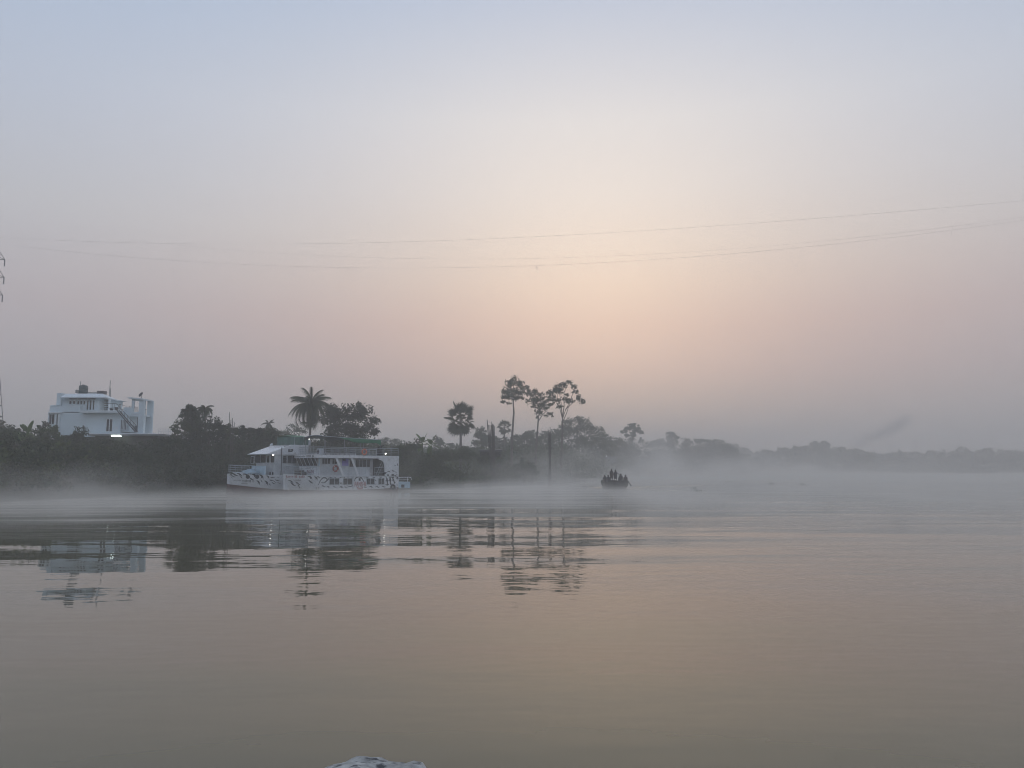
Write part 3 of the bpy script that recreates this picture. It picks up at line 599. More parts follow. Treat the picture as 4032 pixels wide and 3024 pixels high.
def ribbon(root, face, H, pts, w, name, m):
    P = [face.hull(x, y, H, .012) for x, y in pts]; b = MB(); n = len(P)
    for i, p in enumerate(P):
        t = (P[min(i+1,n-1)]-P[max(0,i-1)]).normalized(); nn = Vector((0,1,0)); s = t.cross(nn).normalized(); ww = w*(.35+.65*math.sin(math.pi*min(1,(i+.6)/n)))
        b.v += [tuple(p+s*ww), tuple(p-s*ww)]
        if i: b.f.append((2*i-2,2*i-1,2*i+1,2*i))
    return b.build(name, m, root)
def arc(cx, cy, rx, ry, a0, a1, n=12): return [(cx+rx*math.cos(R(a0+(a1-a0)*i/n)), cy-ry*math.sin(R(a0+(a1-a0)*i/n))) for i in range(n+1)]
def text(root, body, loc, size, ux, m, name='lettering', sx=1.0, ex=.004, face='y', bold=.0):
    c = bpy.data.curves.new(name, 'FONT'); c.body = body; c.size = size; c.extrude = ex; c.align_x = 'LEFT'; c.offset = bold; c.materials.append(m)
    o = bpy.data.objects.new(name, c); COL.objects.link(o); o.parent = root; o.location = loc
    Mx = Matrix(((-1,0,0),(0,0,1),(0,1,0))) if face == 'y' else Matrix(((0,0,1),(1,0,0),(0,1,0)))
    o.rotation_euler = Mx.to_euler(); o.scale = (sx,1,1)
    dg = bpy.context.evaluated_depsgraph_get(); me = bpy.data.meshes.new_from_object(o.evaluated_get(dg)); q = bpy.data.objects.new(name, me); COL.objects.link(q)
    q.parent = root; q.location = loc; q.rotation_euler = o.rotation_euler; q.scale = o.scale; bpy.data.objects.remove(o); return q
def strokes(root, pt, x0, x1, y0, y1, n, rng, name, m):
    """a line of writing too small to read: letter bodies hanging from a head line, as Bengali lettering does"""
    b = MB(); w = (x1-x0)/n
    def quad(a, c, e, g): b.add([pt(*a), pt(*c), pt(*e), pt(*g)], [(0,1,2,3)])
    h = y1-y0
    for i in range(n):
        a = x0+i*w; e = a+w*.86
        if rng.random() < .12: continue
        quad((a,y0),(e,y0),(e,y0+h*.16),(a,y0+h*.16))
        k = rng.integers(0, 4); t = w*.16
        quad((e-t*1.4,y0+h*.16),(e-t*.4,y0+h*.16),(e-t*.4,y1),(e-t*1.4,y1))
        if k != 1: quad((a+t,y0+h*.35),(e-t*1.5,y0+h*.3),(e-t*1.5,y0+h*.5),(a+t,y0+h*.55))
        if k != 2: quad((a+t*.4,y0+h*.55),(a+t*1.5,y0+h*.5),(a+w*.55,y1-h*.1),(a+w*.36,y1))
        if k == 3: quad((a,y0-h*.3),(a+w*.5,y0-h*.34),(a+w*.7,y0),(a+w*.55,y0))
    return b.build(name, m, root)
def lamp_at(root, p, r=.11, m='bulb', name='lamp'):
    b = MB().lathe([(.01,-r),(r*.7,-r*.7),(r,0),(r*.7,r*.7),(.01,r)], 10, p); o = b.build(name, M[m], root, True)
    MB().lathe([(r*.5,0),(r*.5,r*.8),(.02,r*1.0)], 8, (p[0],p[1],p[2]+r*.8)).build('lamp_cap', M['steel'], o); return o

def bow_length(mw, W, top, blunt, flare, zx_target):
    """length of bow whose outline ends at the given column of the photograph"""
    lo, hi = 2.0, 9.0
    for _ in range(30):
        L = (lo+hi)/2; H = hull_fn(L, W, top, flare, blunt); best = 1e9
        for k in range(60):
            x = L*k/59
            for sy in (-1, 1):
                p = mw @ Vector((x, sy*H(x, top(x)), top(x))); f = Vector((0,math.cos(PITCH),math.sin(PITCH))); q = p-Vector((0,0,CAM_Z))
                best = min(best, ((CX+F_PX*q.x/q.dot(f))-860)*2.765)
        lo, hi = (lo, L) if best < zx_target else (L, hi)
    return L
# ---- nearer boat
BR, BM = boat_root('tour_boat', (-27.73,105.98,0), 'nearer white tour boat with dolphins painted on its side, green awning and a stern platform')
fc = Face(BM); HW = 2.8
topA = lambda x: 2.32+.010*max(0,-x)*-.8+(.30*(max(0,x)/4.4)**1.5)
LA = bow_length(BM, HW, topA, 1.9, .40, 704)
HA = hull_fn(LA, HW, topA, .40, 1.9); ka = LA/4.6
xsA = [-13,-10,-7,-4,-2,-1,0]+[v*ka for v in (.6,1.2,1.8,2.4,3,3.5,3.9,4.2,4.45,4.58)]
lineA = lambda x: .36+(.22*max(0,(-x-9)/4))+.12*max(0,x/LA)
loft_hull(BR, HA, xsA, lineA, topA, 'hull', M['white'], 6)
loft_hull(BR, lambda x, z: HA(x, z)-.015, xsA, lambda x: -.7, lineA, 'keel', M['antifoul'], 4)
MB().box((-12.95,HW-.02,topA(-6)-.16),(0,HW+.07,topA(-6)-.03)).build('rubbing_strake', M['white_dim'], BR)
p0, p1 = fc.y(1465,585,HW), fc.y(1465,745,HW); MB().tube([(p0.x,HW+.04,p0.z+.1),(p0.x,HW+.05,p1.z)], .07, 6).build('fender_pipe', M['white_dim'], BR)
# upper deck slab with its fascia, aft side panels with the rounded opening
MB().box((-13.0,-HW-.04,4.72),(.30,HW+.04,5.12)).build('upper_deck', M['white'], BR)
for sy in (1, -1):
    o = [fc.y(zx,zy,HW) for zx,zy in ((1812,590),(1806,470),(1800,448),(1788,432),(1770,420),(1745,414))]
    pts = [(q.x, q.z) for q in o]; pts = [(-13.0,2.25),(pts[0][0],2.25)]+pts[1:]+[(pts[-1][0],4.718),(-13.0,4.718)]
    if sy < 0: MB().box((-13.0,-HW,2.25),(-9.6,-HW+.08,4.718)).build('side_panel', M['white'], BR)
    else: MB().prism([(x,HW-.08,z) for x,z in pts], (0,.085,0)).build('side_panel', M['white'], BR)
for a, b_ in (((1283,400),(1362,587)),((1452,400),(1520,587))):
    q0, q1 = fc.y(*a,HW), fc.y(*b_,HW); w_ = .17
    for sy in (1, -1): MB().prism([(q0.x+w_,sy*(HW-.04),4.717),(q0.x-w_,sy*(HW-.04),4.717),(q1.x-w_,sy*(HW-.04),2.26),(q1.x+w_,sy*(HW-.04),2.26)], (0,.07,0)).build('slanting_strut', M['white'], BR)
# cabin behind the side walkway
CWY = 1.95
q = fc.y(1655,500,CWY); CX1 = q.x
MB().box((CX1,-CWY,2.2),(-.05,CWY,4.715)).build('cabin', M['white_dim'], BR)
MB().box((-13.0,-HW+.09,2.2),(CX1-.02,HW-.1,2.26)).build('main_deck', M['deckgrey'], BR)
def cab(zx0,zy0,zx1,zy1,panes=2): a, b_ = fc.y(zx0,zy0,CWY), fc.y(zx1,zy1,CWY); window(BR, (a.x,a.z), (b_.x,b_.z), 'y', CWY, panes)
cab(1130,402,1213,460,3); cab(1240,404,1292,460,2); cab(1428,412,1470,492,1); cab(1492,414,1648,494,4)
a, b_ = fc.y(1348,402,CWY), fc.y(1414,480,CWY); MB().box((b_.x,CWY,b_.z),(a.x,CWY+.03,a.z)).build('painted_lilac_glow', M['lilac'], BR)  # lilac cabin lamplight on the wall, put into this panel's colour
a, b_ = fc.y(1352,405,CWY), fc.y(1374,425,CWY); MB().box((b_.x,CWY+.03,b_.z),(a.x,CWY+.25,a.z)).build('speaker', M['ink'], BR)
for zx in (1420,1500,1540,1600): a = fc.y(zx,500,CWY); MB().box((a.x-.02,CWY,2.27),(a.x+.02,CWY+.03,a.z)).build('panel_joint', M['frame'], BR)
# dark engine-room bulkhead aft with stair rails
MB().box((CX1-3.2,-1.9,2.26),(CX1-3.1,1.9,4.715)).build('bulkhead', M['deckgrey'], BR)
rails(BR, [(CX1-.2,HW-.12,2.26),(-12.2,HW-.12,2.26)], [.45,.8,1.15], 1.2, 'stair_rail')
a = fc.y(1740,470,HW-.3); MB().tube([(a.x,HW-.3,2.3),(a.x-1.2,HW-.3,4.6)], .04, 5).tube([(a.x+.4,HW-.3,2.3),(a.x-.8,HW-.3,4.6)], .04, 5).build('companion_ladder', M['rail'], BR)
rails(BR, [(.2,HW-.06,2.34),(-5.0,HW-.06,2.34)], [.3,.6,.9,1.15], 1.7, 'side_rail', .012, .02)
# front face
MB().box((-.05,-HW+.12,2.3),(.02,HW-.2,3.62)).build('front_wall', M['white'], BR)
MB().box((.02,-HW+.12,3.55),(.10,HW-.2,3.66)).build('window_sill', M['frame'], BR)
ws = MB(); n = 5; ya, yb = -HW+.15, HW-.55
for i in range(n+1):
    yy = ya+(yb-ya)*i/n; ws.prism([(.10,yy-.05,3.66),(.10,yy+.05,3.66),(.62,yy+.05,4.715),(.62,yy-.05,4.715)], (-.08,0,0))
wind = ws.build('windscreen', M['frame'], BR)
for i in range(n):
    y0 = ya+(yb-ya)*i/n+.055; y1 = ya+(yb-ya)*(i+1)/n-.055; MB().prism([(.05,y0,3.66),(.05,y1,3.66),(.57,y1,4.71),(.57,y0,4.71)], (-.03,0,0)).build('pane', M['glass'], wind)
MB().box((-.04,yb+.06,3.66),(.02,HW-.2,4.715)).build('corner_post', M['pale_blue'], BR)
# curved name board over the windscreen
pts = [(.75+.45*math.cos(math.pi*.5*t/6*1.0), HW*t/6) for t in range(-6, 7)]
sb = MB()
for t in range(len(pts)-1):
    (xa,ya_),(xb,yb_) = pts[t], pts[t+1]; sb.prism([(.30,ya_,4.70),(xa,ya_,4.70),(xb,yb_,4.70),(.30,yb_,4.70)], (0,0,.44))
board = sb.build('name_board', M['white'], BR)
rg = np.random.default_rng(4)
def bp(u, v):                                                  # along the curved board, u in -1..1, v height
    t = u*6; x = .75+.45*math.cos(math.pi*.5*t/6)+.012; return (x, HW*u, v)
strokes(board, bp, -.88, .28, 4.98, 4.80, 20, rg, 'lettering', M['ink']); strokes(board, bp, .32, .70, 5.02, 4.78, 5, rg, 'lettering', M['ink'])
MB().add([Vector(bp(.82,4.92))+Vector((.006,.20*math.cos(a_),.17*math.sin(a_))) for a_ in np.linspace(0,2*math.pi,16)[:-1]], [tuple(range(15))]).build('round_logo', M['ink'], board)
text(BR, 'PANSHI', (.026,-.55,2.62), .62, None, M['plum_ink'], face='x', sx=.86, bold=.012)
strokes(BR, lambda u, v: (.024,u,v), -1.0, 1.0, 3.38, 3.24, 12, rg, 'lettering', M['faded_ink'])
# foredeck
rail_f = [(x, -HA(x,topA(x))+.12, topA(x)) for x in (0,1.4*ka,2.6*ka,3.6*ka,4.3*ka)]+[(x, HA(x,topA(x))-.12, topA(x)) for x in (4.3*ka,3.6*ka,2.6*ka,1.4*ka,.5)]
rails(BR, rail_f, [.28,.56,.84,1.1], 1.0, 'bow_rail')
MB().box((.9,-1.0,2.3),(1.7,.2,3.1)).box((.95,.25,2.3),(1.6,.9,2.85)).build('deck_locker', M['brown'], BR)
# hull windows, vents, stern platform
for z0, z1, t0, t1 in ((1210,1313,620,684),(1360,1453,620,684),(1614,1696,620,682),(1742,1802,620,682)):
    a, b_ = fc.y(z0,t0,HW), fc.y(z1,t1,HW); window(BR, (a.x,a.z), (b_.x,b_.z), 'y', HW+.0, 2, depth=.045)
for z0, z1, t0, t1 in ((1528,1546,615,645),(1838,1852,575,600),(1884,1912,572,612)):
    a, b_ = fc.y(z0,t0,HW), fc.y(z1,t1,HW); MB().box((b_.x,HW,b_.z),(a.x,HW+.03,a.z)).build('vent', M['ink'], BR)
for zx in (1066,1088): a = fc.y(zx,715,HW); b_ = fc.y(zx,740,HW); MB().box((a.x-.09,HW,b_.z),(a.x+.09,HW+.09,a.z)).build('fender_bracket', M['deckgrey'], BR)
MB().box((-15.4,-2.2,.42),(-13.01,HW-.35,1.35)).build('stern_platform', M['pale_blue'], BR)
a = fc.y(2007,690,HW-.35); MB().box((a.x-.28,HW-.35,.5),(a.x+.28,HW-.32,.95)).build('vent', M['ink'], BR)
MB().tube([(-13.05,HW-.45,2.0),(-15.2,HW-.45,2.02),(-15.6,HW-.45,1.95),(-15.75,HW-.45,1.6)], .06, 6).tube([(-13.1,HW-.45,1.65),(-15.2,HW-.45,1.65)], .03, 5).tube([(-15.0,HW-.45,1.35),(-15.0,HW-.45,2.0)], .05, 5).build('stern_rail', M['white'], BR)
MB().tube([(-13.05,HW-.2,1.95),(-12.3,HW+.1,.35)], .045, 5).tube([(-13.3,HW-.2,1.95),(-12.55,HW+.1,.35)], .045, 5).build('boarding_ladder', M['rail'], BR)
tag(MB().torus((-11.9,HW+.16,.62), .30, .13, (0,1,0)).build('tyre_fender', M['black'], BR, True))
# upper deck rail, canopy and what stands there
UD = 5.12
path = [(-12.9,-HW+.05,UD),(-.4,-HW+.05,UD),(.6,-1.9,UD),(1.05,-.6,UD),(1.05,.6,UD),(.6,1.9,UD),(-.4,HW-.05,UD),(-6.5,HW-.05,UD),(-12.9,HW-.05,UD)]
rails(BR, path, [.28,.54,.80,1.06], 1.25, 'upper_rail')
cn = []
for x in np.linspace(-9.9, -.6, 9):
    for y in np.linspace(-2.5, 2.55, 7):
        cn.append((x, y, 7.62+.028*(x+.6)+.20*(1-(y/2.5)**2)-.06*math.sin((x+.6)/9.3*math.pi*3)**2))
b = MB(); b.v = list(cn)
for i in range(8):
    for j in range(6): b.f.append((i*7+j,(i+1)*7+j,(i+1)*7+j+1,i*7+j+1))
can = b.build('canopy', M['canopy'], BR, True); sol = can.modifiers.new('thick','SOLIDIFY'); sol.thickness = .03
fl = MB(); nf_ = 26
for i in range(nf_+1):
    t = i/nf_; x = -3.0-6.9*t; top = 7.60+.028*(x+.6); drop = .52*min(1,(t*3.2)**.8)*(1-.12*math.sin(t*9))+(.25*max(0,(t-.9)*10)); bulge = .05*math.sin(t*31)+.06
    fl.v += [(x,2.57,top),(x,2.60+bulge,top-drop*.5),(x,2.58+bulge*.6,top-drop)]
    if i: j = 3*i; fl.f += [(j-3,j,j+1,j-2),(j-2,j+1,j+2,j-1)]
flap = fl.build('awning_flap', M['tarp'], BR, True)
vl = MB()
for i in range(15):
    t = i/14; x = -.62-2.5*t; top = 7.60+.028*(x+.6); dr = .50*(1-.35*t)*(1+.10*math.sin(t*17)); vl.v += [(x,2.56,top),(x,2.58+.04*math.sin(t*23),top-dr*.5),(x,2.56,top-dr)]
    if i: j = 3*i; vl.f += [(j-3,j,j+1,j-2),(j-2,j+1,j+2,j-1)]
n0 = len(vl.v)
for i in range(13):
    y = 2.5-5*i/12; top = 7.62+.20*(1-(y/2.5)**2); dr = .42*(1+.12*math.sin(i*1.9)); vl.v += [(-.60,y,top),(-.56,y,top-dr)]
    if i: j = n0+2*i; vl.f.append((j-2,j,j+1,j-1))
vl.build('valance', M['canopy'], BR, True)
for x, y in ((-.7,2.5),(-.7,-2.45),(-3.9,2.5),(-7.0,2.5),(-7.0,-2.45),(-9.85,2.5),(-9.85,-2.45),(-3.9,-2.45)): MB().tube([(x,y,UD),(x,y,7.58+.028*(x+.6))], .035, 5).build('canopy_post', M['steel'], BR)
MB().tube([(-.62,y,7.62+.2*(1-(y/2.5)**2)+.03) for y in np.linspace(-2.5,2.5,7)], .035, 5).tube([(-.6,2.55,7.64),(-9.9,2.55,7.38)], .03, 5).build('canopy_pole', M['rail'], BR)
ac = MB().box((-.75,1.35,UD+.05),(-.25,2.45,UD+.85)).build('air_conditioner', M['white_dim'], BR)
MB().lathe([(.30,0),(.30,.03),(.05,.04)], 18).build('fan_grille', M['ink'], ac, loc=(-.245,1.72,UD+.45), rot=(0,math.pi/2,0))
a = fc.y(1818,350,HW); lamp_at(BR, (a.x,HW+.06,a.z), .10)
MB().tube([(-10.0,2.4,7.3),(-10.6,2.4,7.25),(-11.3,2.4,7.35),(-11.75,2.4,7.15),(-11.9,2.4,6.7),(-11.85,2.4,UD)], .045, 5).tube([(-10.7,2.4,7.25),(-10.75,2.4,UD)], .02, 4).build('aft_frame', M['deckgrey'], BR)
# paint work
fish(BR, fc, HA, [('D',1000,610,60,28,1),('D',1062,615,52,38,1.1),('L',1092,603,34,8,1),('L',1008,658,60,25,.9),
    ('D',790,652,60,22,.8),('L',812,683,66,28,.8),('V',862,672,60,25,.8),('V',875,703,50,52,.8)]+
    [('L',x,y,l,a_,1) for x,y,l,a_ in ((1145,703,40,8),(1268,712,40,3),(1390,718,40,14),(1617,603,44,-4),(1688,603,44,4),(1765,603,40,-4),(1820,602,22,2),(1600,716,34,-10),(1735,711,40,4),(1800,709,40,4),
     (1905,537,34,6),(1940,572,26,-4),(1930,550,20,10),(1925,480,20,-25),(1950,470,30,60),(1870,603,26,15),(1630,640,24,25),(1690,650,20,0))]+
    [('D',x,y,l,a_,1.1) for x,y,l,a_ in ((1196,712,36,0),(1338,715,46,2),(1660,712,40,0),(1855,545,34,4),(1812,565,54,-30),(1850,592,30,10),(1930,595,40,35),(1943,610,50,50),(1700,680,24,0),(1710,640,26,30),(1800,655,24,15),(1830,690,28,0))]+
    [('V',x,y,l,a_,.9) for x,y,l,a_ in ((1835,650,86,72),(1868,645,88,75),(1905,640,70,58))])
ribbon(BR, fc, HA, [(1088,690),(1100,660),(1118,630),(1140,612),(1165,612),(1183,626),(1178,645),(1160,662),(1138,668),(1118,662)], .075, 'painted_swirl', M['ink'])
ribbon(BR, fc, HA, [(1160,655),(1185,640),(1205,618),(1230,604),(1255,602),(1280,612)], .07, 'painted_swirl', M['ink'])
ribbon(BR, fc, HA, arc(1350,640,40,38,160,40), .06, 'painted_swirl', M['ink']); ribbon(BR, fc, HA, arc(1345,650,26,30,190,350), .05, 'painted_swirl', M['ink'])
ribbon(BR, fc, HA, arc(1432,625,28,28,170,30), .05, 'painted_swirl', M['ink']); ribbon(BR, fc, HA, arc(1432,672,34,36,220,340), .06, 'painted_swirl', M['ink'])
ribbon(BR, fc, HA, [(1478,648),(1490,620),(1512,603),(1535,600),(1556,612),(1572,634),(1582,655)], .09, 'painted_swirl', M['ink'])
ribbon(BR, fc, HA, arc(1541,700,34,32,200,340), .13, 'painted_crescent', M['red_ink'])
a, b_ = fc.y(1480,708,HW), fc.y(1604,708,HW); text(BR, 'PANSHI', (a.x,HW+.012,a.z), .98, None, M['red_ink'], face='y', sx=abs(a.x-b_.x)/3.35, bold=.012)
rg = np.random.default_rng(9)
strokes(BR, lambda u, v: fc.hull(u, v, HA, .012), 733, 940, 592, 614, 13, rg, 'lettering', M['red_ink'])
strokes(BR, lambda u, v: fc.hull(u, v, HA, .012), 818, 900, 634, 650, 7, rg, 'lettering', M['faded_ink'])

# ---- farther boat
RR, RM = boat_root('tour_boat', (-27.73-4.24-2.42,105.98+4.24-2.42,0), 'farther white tour boat moored behind, with sloping white roof, long bow and green tarpaulin walls')
fr_ = Face(RM)
topB = lambda x: 2.40+.22*min(1.2,max(0,x)/6.0)**1.5
LB = bow_length(RM, HW, topB, 2.6, .34, 94)
HB = hull_fn(LB, HW, topB, .34, 2.6); kb = LB/7.2
xsB = [-13,-9,-5,-2,-1,0]+[v*kb for v in (1,2,3,4,4.8,5.5,6,6.4,6.8,7.05,7.17)]
lineB = lambda x: .42+.80*max(0,(x+1)/(LB+1))**1.3
loft_hull(RR, HB, xsB, lineB, topB, 'hull', M['white'], 6)
loft_hull(RR, lambda x, z: HB(x, z)-.015, xsB, lambda x: -.7+.5*max(0,x/LB), lineB, 'keel', M['antifoul'], 4)
MB().box((-13,-HW,2.35),(-1.9,HW-.15,4.95)).build('deckhouse', M['white_dim'], RR)
MB().box((-1.9,-HW+.1,2.35),(-.02,HW-.12,5.2)).build('wheelhouse', M['white_dim'], RR)
MB().box((-13,-HW,5.21),(-3.4,HW,5.5)).build('upper_deck', M['white'], RR)
# front windows and doors
def fw(zx0,zy0,zx1,zy1,panes=1): a, b_ = fr_.x(zx0,zy0,0), fr_.x(zx1,zy1,0); window(RR, (a.y,a.z), (b_.y,b_.z), 'x', 0.0, panes)
fw(359,382,386,452,1); fw(402,366,456,448,1); fw(461,366,517,446,1); fw(533,374,556,446,1); fw(574,366,612,446,1)
a, b_ = fr_.y(700,372,HW-.12), fr_.y(850,455,HW-.12); window(RR, (a.x,a.z), (b_.x,b_.z), 'y', HW-.14, 3)
# sloping roof with its sign
e0 = fr_.y(530,350,HW+.1); t0 = fr_.y(800,252,HW+.1); zE, zT = e0.z, t0.z; xE, xT = e0.x, t0.x
roof = MB().prism([(xE,-HW-.1,zE),(xT,-HW-.1,zT),(xT-2.6,-HW-.1,zT),(xT-2.6,-HW-.1,zE-.08),(xE-.1,-HW-.1,zE-.08)], (0,2*HW+.2,0)).build('roof', M['white'], RR)
def rp(u, v):                                                  # on the sloping front of the roof: u across -1..1, v up 0..1
    return (xE+(xT-xE)*v+.0-.0, HW*u, zE+(zT-zE)*v+.02)
strokes(roof, rp, -.55, .62, .97, .82, 14, np.random.default_rng(3), 'lettering', M['faded_ink']); strokes(roof, rp, -.75, .55, .72, .66, 12, np.random.default_rng(5), 'lettering', M['faded_ink'])
MB().torus((0,0,0), .26, .05, (0,0,1), 18, 5).build('round_logo', M['ink'], roof, loc=Vector(rp(.80,.88)), rot=(0,math.atan2(zT-zE,xE-xT),0), scale=(1.5,1,.3))
a, b_ = fr_.y(762,298,HW+.11), fr_.y(806,330,HW+.11)
strokes(roof, lambda u, v: (u,HW+.112,v), a.x, b_.x, a.z, b_.z, 1, np.random.default_rng(8), 'lettering', M['ink'])
MB().box((b_.x,HW+.1,b_.z),(a.x,HW+.108,b_.z+.14)).box((a.x-.18,HW+.1,b_.z+.141),(a.x,HW+.108,a.z)).box((a.x-.75,HW+.1,b_.z+.141),(a.x-.55,HW+.108,a.z)).build('lettering', M['ink'], roof)
# green tarpaulin walls and roof on posts
xc = fr_.y(830,250,2.4).x; zt0, zt1 = zT+.02, zT+1.12
xe = fr_.y(978,250,2.4).x; xm = fr_.y(925,250,2.4).x
posts = [(xc,2.4),(xc,.0),(xc,-2.6),(xm,2.4),(xe,2.4),(xm,-2.6),(xe,-2.6)]
for x, y in posts: MB().tube([(x,y,5.45),(x,y,zt1)], .045, 5).build('tarp_post', M['rail'], RR)
for (xa,ya_),(xb,yb_) in ((posts[0],posts[1]),(posts[1],posts[2]),(posts[0],posts[3]),(posts[3],posts[4])):
    n = 14; b = MB()
    for i in range(n+1):
        t = i/n; x = xa+(xb-xa)*t; y = ya_+(yb_-ya_)*t; w_ = .06*math.sin(t*19)*math.sin(t*math.pi); nx, ny = (w_+.05,0) if abs(xa-xb) < .1 else (0,w_+.05)
        b.v += [(x+nx*.3,y+ny*.3,zt0-.02+.04*math.sin(t*13)), (x+nx,y+ny,(zt0+zt1)/2), (x+nx*.3,y+ny*.3,zt1+.16*math.sin(t*math.pi)*(.0 if abs(xa-xb) > .1 else .5))]
        if i: j = 3*i; b.f += [(j-3,j,j+1,j-2),(j-2,j+1,j+2,j-1)]
    b.build('tarp_wall', M['tarp_old'], RR, True)
b = MB()
for i, x in enumerate(np.linspace(xc+.15, xe-.1, 8)):
    for y in np.linspace(-2.75, 2.55, 9): b.v.append((x,y,zt1+.02+.32*(1-abs(y+.1)/2.7)-.05*math.sin(i*1.3+y*2)**2))
for i in range(7):
    for j in range(8): b.f.append((i*9+j,(i+1)*9+j,(i+1)*9+j+1,i*9+j+1))
b.build('tarp_roof', M['tarp'], RR, True)
a = fr_.x(597,363,.35); lamp_at(RR, (.35,a.y,a.z), .10)
a = fr_.y(988,188,2.2); lamp_at(RR, (a.x,2.2,a.z), .10); MB().box((a.x-.2,2.1,a.z-.95),(a.x+.2,2.3,a.z-.18)).build('lamp_bracket', M['white_dim'], RR)
a = fr_.y(693,280,HW+.3); MB().tube([(a.x,HW+.25,2.4),(a.x,HW+.25,a.z)], .055, 6).build('mast', M['ink'], RR)
MB().lathe([(.02,0),(.16,.05),(.26,.2)], 12).build('loudhailer', M['white_dim'], RR, loc=(xT+.3,-2.2,zT+.02), rot=(0,.9,.3))
# foredeck
rail_b = [(x, -HB(x,topB(x))+.12, topB(x)) for x in (1.0,3*kb,5*kb,6.2*kb,6.9*kb)]+[(x, HB(x,topB(x))-.12, topB(x)) for x in (6.9*kb,6.2*kb,5*kb,3.4*kb)]
rails(RR, rail_b, [.28,.58,.88,1.18], 1.1, 'bow_rail')
MB().box((.9,-2.0,2.42),(1.0,2.0,3.62)).build('breast_wall', M['pale_blue'], RR)
hp = MB(); n = 10
for i in range(n+1):
    for j in range(9):
        x = 1.15+2.2*i/n; y = -1.9+3.3*j/8; e = max(0,math.sin(math.pi*min(1,max(0,(i+.5)/(n+1))))*math.sin(math.pi*(j+.4)/8.8)); hp.v.append((x,y,2.42+1.0*e**.5*(1-.45*i/n)+.05*math.sin(i*2.1+j*3.3)))
for i in range(n):
    for j in range(8): hp.f.append((i*9+j,(i+1)*9+j,(i+1)*9+j+1,i*9+j+1))
hp.build('covered_heap', M['tank_blue'], RR, True)
MB().box((3.45*1,-1.0,2.42),(4.2,.7,2.8)).build('deck_locker', M['white_dim'], RR)
for zx, zy in ((570,545),(598,545)): a = fr_.hull(zx,zy,HB); MB().tube([(a.x,a.y-.2,topB(a.x)-.02),(a.x,a.y-.2,topB(a.x)+.42)], .10, 7).build('bollard', M['ink'], RR)
for zx, zy in ((320,601),(422,601)):
    a = fr_.hull(zx, zy, HB, .0); d = fr_.hull(zx, zy, HB, .1)-a; MB().lathe([(.02,0),(.27,0),(.27,.03),(.2,.045),(.02,.045)], 18).build('porthole', M['ink'], RR, rot=d.to_track_quat('Z','Y').to_euler(), loc=a)
fish(RR, fr_, HB, [('L',112,556,44,2,.6),('D',142,583,40,5,1),('L',180,577,66,16,.8),('D',232,578,66,26,.8),('D',300,580,70,16,.8),('D',390,588,66,32,1),('D',470,600,66,42,1),('D',540,605,48,46,1.1),
    ('L',170,600,50,8,.5),('L',150,612,24,10,.6),('L',360,625,52,22,.8),('L',250,607,34,40,.8),('D',435,662,54,48,1.1),('L',470,648,28,45,.8),('D',522,665,58,48,1.1),('L',590,610,50,-10,.6),('L',575,640,46,5,.7),('L',600,672,44,20,.7),('L',640,640,50,8,.6),('L',560,685,34,40,.6)])
fish(RR, fr_, HB, [('L',612,655,44,30,.6),('L',650,605,40,-5,.5),('L',660,670,40,20,.5)], 'faded_ink')
rg = np.random.default_rng(12)
strokes(RR, lambda u, v: fr_.hull(u, v, HB, .012), 165, 258, 636, 648, 9, rg, 'lettering', M['faded_ink']); strokes(RR, lambda u, v: fr_.hull(u, v, HB, .012), 258, 384, 640, 662, 9, rg, 'lettering', M['ink']); strokes(RR, lambda u, v: fr_.hull(u, v, HB, .012), 250, 318, 672, 680, 8, rg, 'lettering', M['faded_ink'])

# ---- loose things on the nearer boat
def onboat(v): return BM @ Vector(v)
def lifebuoy(name, p, m, label):
    root = empty(name, onboat(p), R(225), label, 'lifebuoy', 'lifebuoys hung on the nearer tour boat')
    MB().torus((0,0,0), .36, .115, (0,1,0), 24, 8).build('ring', m, root, True)
    for k in range(4):
        an = math.pi/4+k*math.pi/2; MB().torus((0,0,0), .125, .02, (-math.sin(an),0,math.cos(an)), 12, 4).build('band', M['buoy_white'], root, loc=(.36*math.cos(an),0,.36*math.sin(an)))
a = fc.y(1583,330,HW); lifebuoy('lifebuoy', (a.x,HW+.12,a.z), M['buoy'], 'orange lifebuoy hanging on the upper deck rail of the nearer boat')
a = fc.y(1272,512,HW); lifebuoy('lifebuoy', (a.x,HW+.10,a.z), M['buoy_red'], 'dark red lifebuoy hanging on the lower walkway of the nearer boat')
def make_chair(loc, rz, label):
    root = empty('deck_chair', loc, rz, label, 'chair', 'plastic chairs on the upper deck')
    MB().prism([(-.22,-.22,.42),(.24,-.24,.42),(.24,.24,.42),(-.22,.22,.42)], (0,0,.03)).build('seat', M['plastic'], root)
    bk = MB()
    for i in range(5): y = -.2+.1*i; bk.prism([(-.22,y-.025,.45),(-.22,y+.025,.45),(-.34,y+.025,.88),(-.34,y-.025,.88)], (-.02,0,0))
    bk.box((-.37,-.24,.86),(-.33,.24,.92)).build('backrest', M['plastic'], root)
    for sx in (-1,1):
        for sy in (-1,1): MB().tube([(sx*.22,sy*.21,.42),(sx*.26,sy*.25,0)], .022, 5).build('leg', M['plastic'], root)
    for sy in (-1,1): MB().tube([(-.28,sy*.25,.64),(.22,sy*.26,.64),(.24,sy*.25,.44)], .02, 5).build('armrest', M['plastic'], root)
    return root
ch0 = make_chair(onboat((-2.3,2.2,UD)), R(225+90), 'frontmost plastic chair along the upper deck rail, next to the air conditioner')
